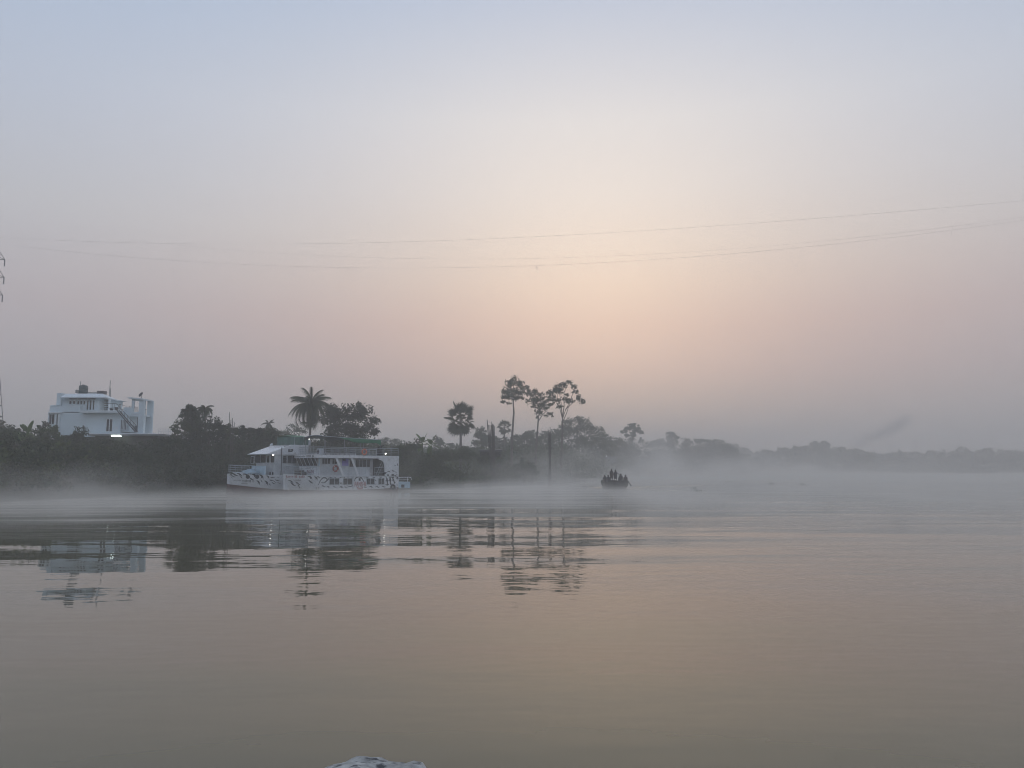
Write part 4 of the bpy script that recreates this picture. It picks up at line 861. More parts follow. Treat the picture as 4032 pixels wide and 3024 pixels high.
for x, y, r_, lb in ((-3.3,2.15,100,'second plastic chair from the bow along the upper deck rail'),(-4.4,2.2,80,'third plastic chair from the bow along the upper deck rail'),(-5.4,2.1,95,'plastic chair by the upper deck rail, on the bow side of the orange lifebuoy'),
                     (-7.4,2.2,85,'plastic chair by the upper deck rail, just aft of the orange lifebuoy'),(-8.4,2.15,100,'aftmost plastic chair by the upper deck rail, beside the black bundle'),(-3.8,.9,90,'inner plastic chair on the upper deck, farther forward of two'),(-6.2,1.0,80,'inner plastic chair on the upper deck, farther aft of two')):
    c_ = copy_tree(ch0); c_.location = onboat((x,y,UD)); c_.rotation_euler.z = R(225+r_); c_['label'] = lb
a = fc.y(1757,290,2.2)
root = empty('covered_bundle', onboat((a.x,2.2,UD)), R(225), 'black covered bundle on the upper deck, below the aft end of the awning', 'bundle')
MB().tube([(0,0,0),(0,0,.6),(.05,0,1.15),(-.25,0,1.35)], [.42,.40,.30,.16], 9).tube([(-.2,0,1.36),(-.62,0,1.46),(-.75,0,1.40)], [.10,.09,.05], 6).build('cover', M['black'], root, True)
# ------------------------------------------------------------------ white house on the high bank
M.update(house=mat('house_paint', (.70,.80,.84), .7, .06, .35, dark=(.54,.60,.61), thr=.66), house_trim=mat('house_trim', (.76,.82,.84), .7, .06, .6), slat=mat('grey_slat', (.16,.17,.19), .7, .15, 2),
         tank=mat('water_tank_green', (.020,.050,.052), .5, .15, 1), mossy=mat('shade_toned_concrete', (.075,.08,.062), .95, .35, .8), rust=mat('dark_iron', (.05,.052,.058), .6, .2, 3, metal=.3), concrete=mat('concrete', (.24,.25,.25), .9, .15, .6), pot=mat('dark_pot', (.055,.05,.055), .7, .2, 3))
HD = 128.0; hk = HD/F_PX/3.16; HX = at(735/3.16, 1700, HD).x; HZ = at(400, 1480+720/3.16, HD).z
HB_ = empty('white_house', (HX, HD, HZ), 0, 'white two-storey house with flat roofs on the high left bank', 'house')
def hx(zx, y=0.0): return at(zx/3.16, 1640, HD+y).x-HX
def hz(zy, y=0.0): return at(400, 1480+zy/3.16, HD+y).z-HZ
def hbox(name, zx0, zy0, zx1, zy1, y0, y1, m, parent=None): return MB().box((hx(zx0,y0),y0,hz(zy1,y0)),(hx(zx1,y0),y1,hz(zy0,y0))).build(name, M[m], parent or HB_)
def hwin(zx0, zy0, zx1, zy1, y, panes, f=.05, m='glass', rec=.06):
    x0, x1, z0, z1 = hx(zx0,y), hx(zx1,y), hz(zy1,y), hz(zy0,y); b = MB()
    b.box((x0-f,y-.05,z0-f),(x0,y+.02,z1+f)).box((x1,y-.05,z0-f),(x1+f,y+.02,z1+f)).box((x0,y-.05,z1),(x1,y+.02,z1+f)).box((x0,y-.07,z0-f),(x1,y+.02,z0))
    for i in range(1, panes): x = x0+(x1-x0)*i/panes; b.box((x-f*.7,y-.045,z0),(x+f*.7,y+.02,z1))
    w_ = b.build('window', M['house_trim'], HB_)
    for i in range(panes): MB().box((x0+(x1-x0)*i/panes+.01,y-.02,z0+.01),(x0+(x1-x0)*(i+1)/panes-.01,y+.01,z1-.01)).build('pane', M[m], w_)
hbox('wall', 748,458,1505,760, 0,8.5,'house')
hbox('porch_wall', 612,458,747,760, .9,8.5,'house'); hbox('porch_roof', 590,448,760,464, -.35,8.6,'house_trim')
for z in ((596,608),(682,700),(724,744)): hbox('column', z[0],464,z[1],(640 if z[0] < 650 else 745), -.25,.0,'house_trim')
hwin(618,480,676,600,.9,2); hwin(704,480,720,640,.9,1)
hbox('parapet', 612,380,985,446.5, .05,.35,'house'); hbox('parapet', 618,362,690,379, .05,3.0,'house')
hbox('upper_wall', 745,262,1215,446, 1.4,8.0,'house'); hbox('upper_wall', 690,213,744,446, 1.0,8.0,'house')
hbox('upper_wall', 1216,280,1356,432, 3.6,8.0,'house')
hbox('ledge', 740,372,972,384, .9,1.39,'house_trim')
rf = MB().prism([(hx(722),.2,hz(264)),(hx(772),.9,hz(216)),(hx(1222),.9,hz(216)),(hx(1290),.2,hz(262))], (0,.02,-.05))
rf.add([(hx(722),.2,hz(264)),(hx(1290),.2,hz(262)),(hx(1462,4.5),4.5,hz(303,4.5)),(hx(1462,4.5),8.2,hz(303,4.5)),(hx(722),8.2,hz(264))], [(0,1,2,3,4)])
rf.add([(hx(772),.9,hz(216)),(hx(1222),.9,hz(216)),(hx(1262,8),8.0,hz(218,8)),(hx(772),8.0,hz(216))], [(0,1,2,3)])
rf.add([(hx(1222),.9,hz(216)),(hx(1290),.2,hz(262)),(hx(1462,4.5),4.5,hz(303,4.5)),(hx(1262,8),8.0,hz(218,8))], [(0,1,2,3)])
rf.build('roof', M['house_trim'], HB_); hbox('roof_edge', 722,264.5,1290,272, .2,.5,'house_trim')
MB().prism([(hx(1288),.25,hz(266)),(hx(1462,4.5),4.5,hz(304,4.5)),(hx(1462,4.5),4.5,hz(311,4.5)),(hx(1288),.25,hz(274))], (.02,.3,0)).build('roof_edge', M['house_trim'], HB_)
for z in ((850,944),(950,1068),(1075,1172)): hbox('louvre', z[0],276,z[1],293, 1.32,1.39,'slat')
for z in (852,900,953,991,1030): hwin(z,313,z+(27 if z<940 else 22),348 if z<940 else 354,1.39,1,.03)
for z in (1072,1109,1147): hwin(z,306,z+20,420,1.39,1,.03)
hbox('door', 1232,300,1268,430, 3.5,3.59,'slat'); hbox('shelf_frame', 1284,300,1336,306, 2.6,3.0,'rust')
for k, zy in enumerate((320,342,364,388,410)): hbox('shelf', 1284,zy,1338,zy+5, 2.6,3.0,'rust')
hbox('column', 1338,275,1354,430, .9,1.2,'house_trim')
hbox('balcony', 985,431,1470,457.5, -1.0,3.59,'house_trim')
b = MB()
for zy in (350,404): b.tube([(hx(1356),-.9,hz(zy)),(hx(1460),-.9,hz(zy)),(hx(1500),-.4,hz(zy+8)),(hx(1518),.8,hz(zy+18))], .03, 5)
for zx in (1358,1423,1455,1495,1508): b.tube([(hx(zx),-.9 if zx<1470 else -.4,hz(432)),(hx(zx),-.9 if zx<1470 else -.4,hz(352))], .03, 5)
b.build('balcony_rail', M['rust'], HB_)
# low windows and doors
hwin(1333,540,1402,690,0,2,.09); hwin(1512,550,1578,668,0,4,.05,'slat')
hbox('wall', 1506,470,1620,700, .35,8.5,'house'); hbox('wall_panel', 1432,628,1478,668, -.04,0,'house_trim')
hbox('plinth', 1090,708,1850,724, -1.2,8.8,'house_trim')
hbox('terrace', 1110,724.5,2050,742, -2.6,9.0,'concrete'); hbox('retaining_wall', 1200,742.5,1990,900, -1.2,8.0,'mossy'); hbox('retaining_wall', 748,745,1199,900, .3,8.0,'mossy')  # shade painted in: retaining wall colour darkened where shadow and plants cover it
# stair tower at the right
hbox('tower_wall', 1720,290,1788,707, -.4,-.1,'house')
hbox('tower_wall', 1630,290,1659,480, -.4,-.1,'house'); hbox('tower_wall', 1659.5,290,1719.5,314, -.4,-.1,'house'); hbox('tower_wall', 1659.5,450,1719.5,480, -.4,-.1,'house')
MB().prism([(hx(1600),-.7,hz(268)),(hx(1790),-.7,hz(285)),(hx(1900,3.4),3.4,hz(306,3.4)),(hx(1712,3.4),3.4,hz(288,3.4))], (0,0,-.22)).build('tower_roof', M['house_trim'], HB_)
hbox('tower_wall', 1872,312,1898,707, 3.0,3.3,'house'); hbox('tower_wall', 1824,312,1871.5,490, 3.05,3.3,'house'); hbox('tower_wall', 1789,312,1799,490, 3.05,3.3,'house')
hbox('tower_wall', 1814,510,1871.5,707, 3.05,3.3,'house')
MB().prism([(hx(1600,-.3),-.3,hz(484)),(hx(1789),-.38,hz(484)),(hx(1872,3),3.03,hz(490,3)),(hx(1640,3),3.03,hz(490,3))], (0,0,-.30)).build('tower_floor', M['house'], HB_); hbox('tower_wall', 1530,392,1629,470, .6,.9,'house'); hbox('tower_wall', 1612,510,1719,700, 2.9,3.0,'slat')  # dark sheet under the floor stands in for the open bay's shade
b = MB()
for a_, c_ in ((1660,1718),): 
    b.tube([(hx(a_),-.25,hz(384)),(hx(c_),-.25,hz(392))], .03, 5)
    for k in range(5): x = a_+(c_-a_)*k/4; b.tube([(hx(x),-.25,hz(448)),(hx(x),-.25,hz(386))], .025, 4)
b.tube([(hx(1530),.7,hz(370)),(hx(1628),.7,hz(374))], .03, 5)
for x in (1535,1580,1620): b.tube([(hx(x),.7,hz(392)),(hx(x),.7,hz(372))], .025, 4)
b.tube([(hx(1800,3),3.0,hz(420,3)),(hx(1822,3),3.0,hz(420,3))], .03, 4).tube([(hx(1810,3),3.0,hz(490,3)),(hx(1810,3),3.0,hz(420,3))], .02, 4)
b.build('tower_rail', M['rust'], HB_)
st = MB(); n = 14
for s in (-.7,.15): st.prism([(hx(1508),-1.0+s,hz(438)),(hx(1516),-1.0+s,hz(434)),(hx(1758),-1.0+s,hz(700)),(hx(1746),-1.0+s,hz(700))], (0,.05,0))
for i in range(n): zx = 1515+(1750-1515)*i/n; zy = 440+(700-440)*i/n; st.box((hx(zx),-1.62,hz(zy+2)),(hx(zx+12),-.86,hz(zy)))
st.tube([(hx(1500),-1.65,hz(356)),(hx(1520),-1.65,hz(372)),(hx(1775),-1.65,hz(640))], .035, 5)
for i in range(6): zx = 1530+40*i; zy = 384+42*i; st.tube([(hx(zx),-1.65,hz(zy)),(hx(zx),-1.65,hz(zy+72))], .025, 4)
st.build('outside_stair', M['rust'], HB_)
hbox('shelf_frame', 1640,620,1720,700, 2.0,2.6,'slat'); 
tl = hbox('lamp_housing', 1500,742.5,1626,748, -2.75,-2.6,'slat'); 
MB().tube([(hx(1505),-2.68,hz(757)),(hx(1622),-2.68,hz(757))], .085, 8).build('tube_lamp', M['tube_light'], tl)
# things on the roofs and the balcony
def htag(name, loc, label, cat, group=None): return empty(name, (HX+loc[0],HD+loc[1],HZ+loc[2]), 0, label, cat, group)
r_ = htag('water_tank', (hx(1017,4.0),4.0,hz(216,4.0)), 'dark green water tank on the roof of the white house', 'water tank')
w_ = hx(1072)-hx(966)
MB().lathe([(w_*.5,.0),(w_*.5,.35),(w_*.52,.37),(w_*.52,.43),(w_*.5,.45),(w_*.5,.8),(w_*.52,.82),(w_*.52,.88),(w_*.5,.9),(w_*.49,1.26),(w_*.38,1.33),(w_*.14,1.36)], 20).build('barrel', M['tank'], r_, True); MB().lathe([(.25,0),(.25,.1),(.05,.14)], 12).build('lid', M['tank'], r_, loc=(0,0,1.36))
r_ = htag('roof_block', (hx(1000,4.6),4.6,hz(216,4.6)), 'low dark block under the water tank on the house roof', 'tank stand'); MB().box((hx(936)-hx(1000),-.5,0),(hx(964)-hx(1000),.7,.55)).box((hx(965)-hx(1000),.65,0),(hx(1195)-hx(1000),1.6,.22)).build('block', M['concrete'], r_)
r_ = htag('roof_box', (hx(1250,3.0),3.0,hz(222,3.0)), 'small dark box tank at the right end of the house roof', 'tank'); MB().box((-.58,-.5,-.1),(.58,.5,.46)).build('body', M['pot'], r_); MB().tube([(.6,0,.1),(.8,0,.25),(.95,0,.1)], .03, 5).build('pipe', M['rust'], r_)
r_ = htag('antenna_pole', (hx(978,5.0),5.0,hz(216,5.0)), 'short thin pole standing behind the water tank', 'pole', 'poles on the house roof'); MB().tube([(0,0,0),(0,0,hz(60)-hz(216))], .06, 6).build('pole', M['concrete'], r_)
r_ = htag('antenna_pole', (hx(1345,2.6),2.6,hz(262,2.6)), 'tallest thin pole at the right end of the house roof', 'pole', 'poles on the house roof'); MB().tube([(0,0,0),(.03,0,hz(52)-hz(262))], .055, 6).build('pole', M['concrete'], r_)
r_ = htag('antenna_pole', (hx(1358,2.7),2.7,hz(264,2.7)), 'shorter pole right beside the tallest roof pole', 'pole', 'poles on the house roof'); MB().tube([(0,0,0),(0,0,hz(148)-hz(264))], .055, 6).build('pole', M['concrete'], r_)
r_ = htag('satellite_dish', (hx(1745,1.4),1.4,hz(278,1.4)), 'dark round satellite dish on the roof of the stair tower', 'dish')
MB().tube([(0,0,-.02),(0,0,.35)], .05, 6).build('stand', M['rust'], r_); MB().lathe([(.02,0),(.24,.02),(.42,.09),(.45,.09),(.45,.11),(.24,.05),(.02,.03)], 20).build('reflector', M['rust'], r_, True, loc=(0,-.05,.58), rot=(R(62),0,R(-30))); 
for lb, x, w_, h_ in (('squat dark flower pot on the house balcony',1402,.30,.30),('taller round dark pot at the end of the house balcony',1462,.24,.50)):
    r_ = htag('plant_pot', (hx(x),-.5,hz(431)), lb, 'pot', 'pots on the balcony'); MB().lathe([(w_*.8,0),(w_*1.05,h_*.9),(w_*1.12,h_*.92),(w_*1.12,h_),(w_*.9,h_),(w_*.85,h_*.9)], 14).build('pot', M['pot'], r_)
# wire fence and faint sheds right of the house
r_ = empty('garden_fence', (HX+hx(1990),HD+2,HZ-.25), 0, 'thin pale wire fence at the right edge of the house terrace', 'fence')
b = MB()
for i in range(9): b.tube([(-1.0+.28*i,0,0),(-1.0+.28*i,0,1.2)], .02, 4)
for z in (.3,.7,1.15): b.tube([(-1.0,0,z),(1.3,0,z)], .015, 4)
b.build('wire', M['rail'], r_)

# ------------------------------------------------------------------ pylon and river-crossing wires
PD = 170.0; px0 = -48; top = at(px0, 925, PD); top.x = -123.7; zb_ = zland(top.x, PD)
PY = empty('pylon', (top.x,PD,zb_), 0, 'steel lattice power pylon at the left edge, its arms just in view', 'pylon'); hgt = top.z-zb_
def half(z):
    return max(1.5, 6.9-.088*(z+zb_-12))
lv = [hgt*k for k in np.linspace(0,1,20)]
for sx in (-1,1):
    for sy in (-1,1): MB().tube([(sx*half(z),sy*half(z),z) for z in lv], .085, 4).build('leg', M['rust'], PY)
for axis, s in (('x',1),('x',-1),('y',1),('y',-1)):
    for i in range(len(lv)-1):
        z0, z1 = lv[i], lv[i+1]; a, c_ = half(z0), half(z1); b = MB()
        if axis == 'y': b.tube([(-a,s*a,z0),(c_,s*c_,z1)], .05, 3).tube([(a,s*a,z0),(-c_,s*c_,z1)], .05, 3).tube([(-c_,s*c_,z1),(c_,s*c_,z1)], .05, 3)
        else: b.tube([(s*a,-a,z0),(s*c_,c_,z1)], .05, 3).tube([(s*a,a,z0),(s*c_,-c_,z1)], .05, 3).tube([(s*c_,-c_,z1),(s*c_,c_,z1)], .05, 3)
        b.build('brace', M['rust'], PY)
tips = []
for py_, pxt in ((1022,19),(1092,16),(1162,10)):
    tp = at(pxt, py_, PD); zl = tp.z-zb_; xl = tp.x-top.x; b = MB()
    for s in (-1,1):
        sgn = s; b.tube([(sgn*half(zl),-.45,zl),(sgn*xl,0,zl)], .06, 4).tube([(sgn*half(zl),.45,zl),(sgn*xl,0,zl)], .06, 4).tube([(sgn*half(zl),-.4,zl+2.3),(sgn*xl,0,zl)], .06, 4).tube([(sgn*half(zl),.4,zl+2.3),(sgn*xl,0,zl)], .06, 4)
        for k in (.62,.8): b.tube([(sgn*xl*k,.0,zl),(sgn*xl*k,0,zl+2.3*(1-k))], .04, 3).tube([(sgn*xl*k,-.3*(1-k),zl),(sgn*xl*k,.3*(1-k),zl)], .04, 3)
    for s in (-1,1):
        kx = xl-1.9; b.tube([(s*kx,0,zl+2.7),(s*xl,0,zl)], .06, 4).tube([(s*kx,0,zl+2.7),(s*kx,0,zl)], .05, 4).tube([(s*kx,0,zl+2.7),(s*half(zl),0,zl+3.2)], .05, 4).tube([(s*(xl-.9),0,zl+1.3),(s*kx,0,zl)], .04, 4)
    arm = b.build('cross_arm', M['rust'], PY)
    for s in (-1,1): MB().tube([(s*xl,0,zl),(s*xl,0,zl-1.5)], .12, 6).tube([(s*xl-.25,0,zl-1.5),(s*xl+.25,0,zl-1.5)], .05, 4).build('insulator', M['slat'], arm)
wirem = mat('wire_metal', (.22,.22,.23), .5, .1, 1)
def wire(name, lb, pts, D0, D1, r=.014):
    """cable through photo points, its distance changing evenly from D0 (first) to D1 (last)"""
    n = 60; xs = np.array([p[0] for p in pts]); ys = np.array([p[1] for p in pts]); c = np.polyfit(xs, ys, min(3, len(pts)-1)); P = []
    for i in range(n+1): x = xs[0]+(xs[-1]-xs[0])*i/n; P.append(at(x, float(np.polyval(c, x)), D0+(D1-D0)*i/n))
    o = MB().tube(P, r, 4).build(name, wirem); tag(o, lb, 'power line', 'power lines across the river'); return c
wire('power_line', 'topmost power line spanning the river', [(-48,930),(400,956),(1000,962),(1500,953),(2016,935),(2700,896),(3400,848),(4032,790),(4400,755)], 170, 150, .014)
wire('power_line', 'middle power line, forking from the top one near the left', [(700,966),(1000,990),(1400,1010),(2016,1020),(2600,1000),(3200,952),(3700,900),(4032,850),(4400,800)], 172, 150, .011)
wire('power_line', 'lowest power line with bits of string hanging from it', [(20,965),(680,1020),(1370,1053),(1800,1055),(2110,1049),(2430,1034),(3010,985),(3500,935),(4032,866),(4400,815)], 168, 148, .014)
def scrap(lb, pts, D, r=.022, kind='hanging_string'):
    b = MB()
    for P in pts: b.tube([at(x,y,D) for x,y in P], r, 4)
    tag(b.build(kind, wirem), lb, 'string', 'bits of string caught on the power lines')
scrap('short forked string on the lowest wire above the palm', [[(1369,1052),(1370,1068)],[(1370,1056),(1375,1062)]], 161)
scrap('double string hanging from the lowest wire at the middle of the river', [[(2112,1048),(2112,1064)],[(2112,1049),(2115,1052),(2116,1062)]], 158.5)
scrap('tiny string stub between the double string and the curled one', [[(2425,1032),(2425,1040)]], 157)
scrap('curled string hanging from the lowest wire on the right', [[(3015,983),(3016,988),(3015,997)]], 154)
scrap('faint tangle of string at the far right of the lowest wire', [[(3752,894),(3752,904),(3764,905)],[(3748,908),(3746,926)]], 150.5, .018)
scrap('long string dangling from the lowest wire on the left', [[(708,968),(690,1008),(678,1020),(684,1070),(685,1110),(694,1125)]], 169, .014)
scrap('very long faint string hanging from the fork of the wires', [[(709,966),(712,1100),(714,1300),(713,1540)]], 170, .008)

# ------------------------------------------------------------------ bamboo clusters and mooring poles
M['bamboo'] = mat('weathered_bamboo', (.085,.078,.065), .85, .3, 3)
def poles(name, lb, D, items, r=.07):
    a = at(items[0][0], items[0][1], D); root = empty(name, (a.x,D,0), 0, lb, 'bamboo poles', 'bamboo clusters standing in the shallows' if name == 'bamboo_cluster' else None)
    rng = np.random.default_rng(len(items))
    for i, (bx_, by_, tx, ty, *w_) in enumerate(items):
        p, q = at(bx_,by_,D), at(tx,ty,D); p.z = min(p.z,0)-.6; dy = rng.uniform(-.25,.25); o = Vector((a.x,D,0)); p.y += dy*.4; q.y += dy
        k = w_[0] if w_ else 1.0; MB().tube([p-o, p.lerp(q,.5)-o+Vector((rng.uniform(-.05,.05),0,0)), q-o], [r*k*1.2,r*k,r*k*.85], 6).build('pole', M['bamboo'], root)
    return root
poles('bamboo_cluster', 'bamboo cluster left of the tallest slender tree, splayed open at the top', 151.5,
      [(1944,1912,1936,1775,1.6),(1947,1912,1942,1780,1.5),(1940,1800,1918,1652),(1941,1800,1924,1674),(1942,1800,1929,1674),(1944,1800,1934,1660,.7),(1945,1800,1937,1674),(1946,1800,1940,1668),(1947,1800,1944,1672,.9),(1948,1800,1946,1678)], .105)
poles('bamboo_cluster', 'slim bamboo cluster by the water between two slender tree trunks', 160,
      [(2161,1906,2164,1760,1.8),(2165,1907,2166,1730,1.6),(2163,1780,2158,1690,.7),(2165,1780,2166,1682,.7),(2166,1780,2162,1706),(2168,1790,2169,1700,.8),(2164,1840,2165,1708,1.1)], .10)
poles('mooring_poles', 'three thin dark poles at the bow of the farther tour boat', 117, [(914,1900,901,1622,.8),(912,1900,907,1652),(920,1900,914,1646,1.1),(924,1900,921,1662,.8)], .055)
# shed
M['hull_dark0'] = mat('weathered_boards', (.035,.032,.028), .9, .3, 2)
SD = 161.0; a = at(1886,1773,SD); b_ = at(1977,1773,SD); g = zland(a.x, SD)
SH = empty('bank_shed', ((a.x+b_.x)/2,SD,g), 0, 'dark flat-roofed shed among the bushes behind the left bamboo cluster', 'shed'); hw = (b_.x-a.x)/2; hh = a.z-g
MB().box((-hw+.3,-1.6,-.5),(hw-.3,1.6,hh-.35)).build('wall', M['hull_dark0'], SH); MB().prism([(-hw,-2.0,hh-.05),(hw,-2.0,hh),(hw,2.0,hh+.25),(-hw,2.0,hh+.2)], (0,0,-.28)).build('roof', M['rust'], SH); MB().box((-.5,-1.63,-.2),(.4,-1.61,1.8)).build('door', M['slat'], SH)
# pale house and lamps in the haze
FD = 268.0; a = at(2390,1845,FD); c_ = at(2428,1800,FD); g = zland(a.x, FD)
FH = empty('riverside_house', (a.x,FD,g), 0, 'pale boxy house in the haze behind the passing rowboat', 'house'); W_ = c_.x-a.x; H_ = c_.z-g
MB().box((0,0,-1),(W_,3.5,H_)).build('wall', M['concrete'], FH); MB().box((-.3,-.3,H_),(W_+.3,3.8,H_+.25)).build('roof', M['concrete'], FH); MB().box((W_*.45,-.05,0),(W_*.60,-.01,H_*.72)).build('door', M['slat'], FH); MB().box((W_*.12,-.05,H_*.35),(W_*.3,-.01,H_*.7)).build('window', M['slat'], FH)
FH2 = empty('riverside_house', (at(2330,1840,FD+4).x,FD+4,g), 0, 'dimmer low pale house just left of the boxy one', 'house'); MB().box((0,0,-1),(2.9,3,H_*.8)).build('wall', M['concrete'], FH2); MB().box((-.2,-.2,H_*.8),(3.1,3.2,H_*.8+.2)).build('roof', M['slat'], FH2); MB().box((1.6,-.04,0),(2.1,-.01,1.9)).build('door', M['slat'], FH2)
for lb, px_, py_, D in (('tiny bright lamp on a post at the dark tree foot, left of the rowboat', 2307, 1813, 250), ('tiny dim lamp above the pale boxy house', 2388, 1796, 266)):
    p = at(px_, py_, D); g = zland(p.x, D); r_ = empty('lamp_post', (p.x,D,g), 0, lb, 'lamp', 'small lamps among the hazy trees'); MB().tube([(0,0,-.3),(0,0,p.z-g)], .05, 5).build('post', M['rust'], r_); MB().lathe([(.02,-.16),(.15,0),(.02,.16)], 10, (0,-.1,p.z-g)).build('bulb', M['bulb'], r_)

# ------------------------------------------------------------------ smoke, drifting weed, wake, rock, small craft
sm = bpy.data.materials.new('smoke_volume'); sm.use_nodes = True; t = sm.node_tree; t.nodes.clear()
c = t.nodes.new('ShaderNodeTexCoord'); n1 = t.nodes.new('ShaderNodeTexNoise'); n1.inputs['Scale'].default_value = .09; n1.inputs['Detail'].default_value = 3; t.links.new(c.outputs['Object'], n1.inputs[0])
gr = t.nodes.new('ShaderNodeTexGradient'); gr.gradient_type = 'SPHERICAL'; mp = t.nodes.new('ShaderNodeMapping'); mp.inputs['Location'].default_value = (-1,-1,-1); mp.inputs['Scale'].default_value = (2,2,2); t.links.new(c.outputs['Generated'], mp.inputs[0]); t.links.new(mp.outputs[0], gr.inputs[0])
dn = math_node(t, 'MULTIPLY', math_node(t, 'MULTIPLY', gr.outputs[1], math_node(t, 'SUBTRACT', math_node(t, 'MULTIPLY', n1.outputs[0], 2.4), .5, clamp=True)), .13)
pv = t.nodes.new('ShaderNodeVolumePrincipled'); pv.inputs['Color'].default_value = (.42,.42,.45,1); t.links.new(dn, pv.inputs['Density']); t.links.new(pv.outputs[0], t.nodes.new('ShaderNodeOutputMaterial').inputs['Volume'])
sm.cycles.volume_step_rate = 1.0
SMD = 690.0
for (xa,ya_),(xb,yb_),r0 in (((3346,1768),(3400,1736),4.0),((3375,1752),(3450,1712),6.0),((3420,1726),(3510,1694),7.0),((3480,1706),(3545,1668),8.5),((3520,1688),(3590,1634),8.0)):
    p, q = at(xa,ya_,SMD), at(xb,yb_,SMD); L = (q-p).length; an = math.atan2(q.z-p.z, q.x-p.x)
    b = MB().lathe([(.02,-1),(.5,-.86),(.87,-.5),(1,0),(.87,.5),(.5,.86),(.02,1)], 16); o = b.build('smoke', sm, None); o.location = (p+q)/2; o.scale = (r0,r0,L*.62); o.rotation_euler = (0,math.pi/2-an,0); tag(o, kind='stuff')
def weed(lb, px_, py_, D, w_, h_=.12, seed=1):
    rng = np.random.default_rng(seed); p = at(px_, py_, D); n = 60; C = np.c_[rng.normal(0,w_*.35,n), rng.normal(0,w_*.22,n), np.abs(rng.normal(0,h_,n))+.03]
    V, Q = leaf_cards(C, .26, rng); r_ = empty('floating_weed', (p.x,D,0), 0, lb, 'floating weed', 'clumps of weed drifting on the river'); link('leaves', np_mesh('leaves', V, Q, M['leaf_light']), r_)
def dist(py_): return CAM_Z*F_PX/(py_-1850)
weed('low clump of weed drifting farthest left of the far pair', 2870, 1897, dist(1897), 2.2, .06, 1)
weed('flat dark streak of weed drifting nearest the camera', 2744, 1931, dist(1931), 1.1, .05, 2)
weed('small pale scrap of weed just beyond the flat streak', 2735, 1922, dist(1922), .7, .08, 3)
weed('small dark clump of weed in the far middle of the river', 3038, 1904, dist(1904), .7, .10, 4)
weed('faint flat clump of weed farthest right on the river', 3160, 1907, dist(1907), 1.1, .10, 5)
wm = bpy.data.materials['river_water']
def ridge(name, P, w_, h_):
    b = MB(); n = len(P)
    for i, p in enumerate(P):
        t_ = (Vector(P[min(i+1,n-1)])-Vector(P[max(0,i-1)])).normalized(); s = Vector((-t_.y,t_.x,0)); k = math.sin(math.pi*(i+.4)/(n-.2))
        b.v += [tuple(Vector(p)-s*w_+Vector((0,0,-.03))), tuple(Vector(p)-s*w_*.3+Vector((0,0,h_*k*.8))), tuple(Vector(p)+Vector((0,0,h_*k))), tuple(Vector(p)+s*w_*.3+Vector((0,0,h_*k*.8))), tuple(Vector(p)+s*w_+Vector((0,0,-.03)))]
        if i:
            for j in range(4): b.f.append((5*i-5+j,5*i-4+j,5*i+1+j,5*i+j))
    return tag(b.build(name, wm, None, True), kind='structure')
ridge('wake', [Vector((at(x,y,dist(y)).x, dist(y), .0)) for x, y in ((2462,1921),(2500,1920),(2560,1918),(2640,1914),(2720,1911),(2790,1908))], .8, .24)
ridge('wake', [Vector((at(x,y,dist(y)).x, dist(y), .0)) for x, y in ((2378,1921),(2360,1920),(2335,1918),(2312,1916),(2296,1914))], .9, .26)
ridge('wake', [Vector((at(x,y,dist(y)).x, dist(y), .0)) for x, y in ((2470,1925),(2520,1927),(2600,1929),(2700,1930))], .4, .07)
# rock at the lower edge
rk = bmesh.new(); bmesh.ops.create_icosphere(rk, subdivisions=5, radius=1.0)
from mathutils import noise as mnz
for v in rk.verts:
    q = v.co.copy(); d = .10*mnz.fractal(q*2.2, 1.0, 2.0, 5)+.05*mnz.noise(q*6)+.025*mnz.noise(q*17); v.co = Vector((q.x*.94*(1+d), q.y*.9*(1+d), q.z*(1+d)*.62))
me = bpy.data.meshes.new('rock'); rk.to_mesh(me); rk.free(); me.polygons.foreach_set('use_smooth', [True]*len(me.polygons))
rm = mat('streaked_rock', (.36,.37,.36), .95, .4, 7, bump=.8, dark=(.075,.078,.082), thr=.50); me.materials.append(rm)
rp_ = at(1436, 3012, 7.0); ro = link('boulder', me, None, loc=(rp_.x, 7.0, rp_.z-.645)); tag(ro, 'rounded grey-white rock top streaked with dark patches at the bottom edge', 'rock')
# ------------------------------------------------------------------ rowboat and people
M.update(hull_dark=mat('tarred_wood', (.020,.019,.019), .8, .3, 2), skin=mat('skin', (.10,.058,.038), .6, .1, 4), hair=mat('hair', (.008,.007,.007), .6, .2, 8),
         shawl_a=mat('brown_shawl', (.045,.032,.026), .9, .25, 4), shawl_b=mat('grey_shawl', (.05,.05,.055), .9, .25, 4), shawl_c=mat('dark_shawl', (.022,.022,.026), .9, .25, 4), oarwood=mat('oar_wood', (.035,.027,.022), .8, .2, 4))
def body_mesh(J, E, rad, m):
    me = bpy.data.meshes.new('body'); me.from_pydata(J, E, []); me.materials.append(m); o = bpy.data.objects.new('body_tmp', me); COL.objects.link(o)
    md = o.modifiers.new('skin', 'SKIN'); md.use_smooth_shade = True; sv = me.skin_vertices[0].data
    for i, r in enumerate(rad): sv[i].radius = (r, r); sv[i].use_root = (i == 0)
    sb = o.modifiers.new('sub', 'SUBSURF'); sb.levels = 1; sb.render_levels = 1
    dg = bpy.context.evaluated_depsgraph_get(); res = bpy.data.meshes.new_from_object(o.evaluated_get(dg)); bpy.data.objects.remove(o); return res
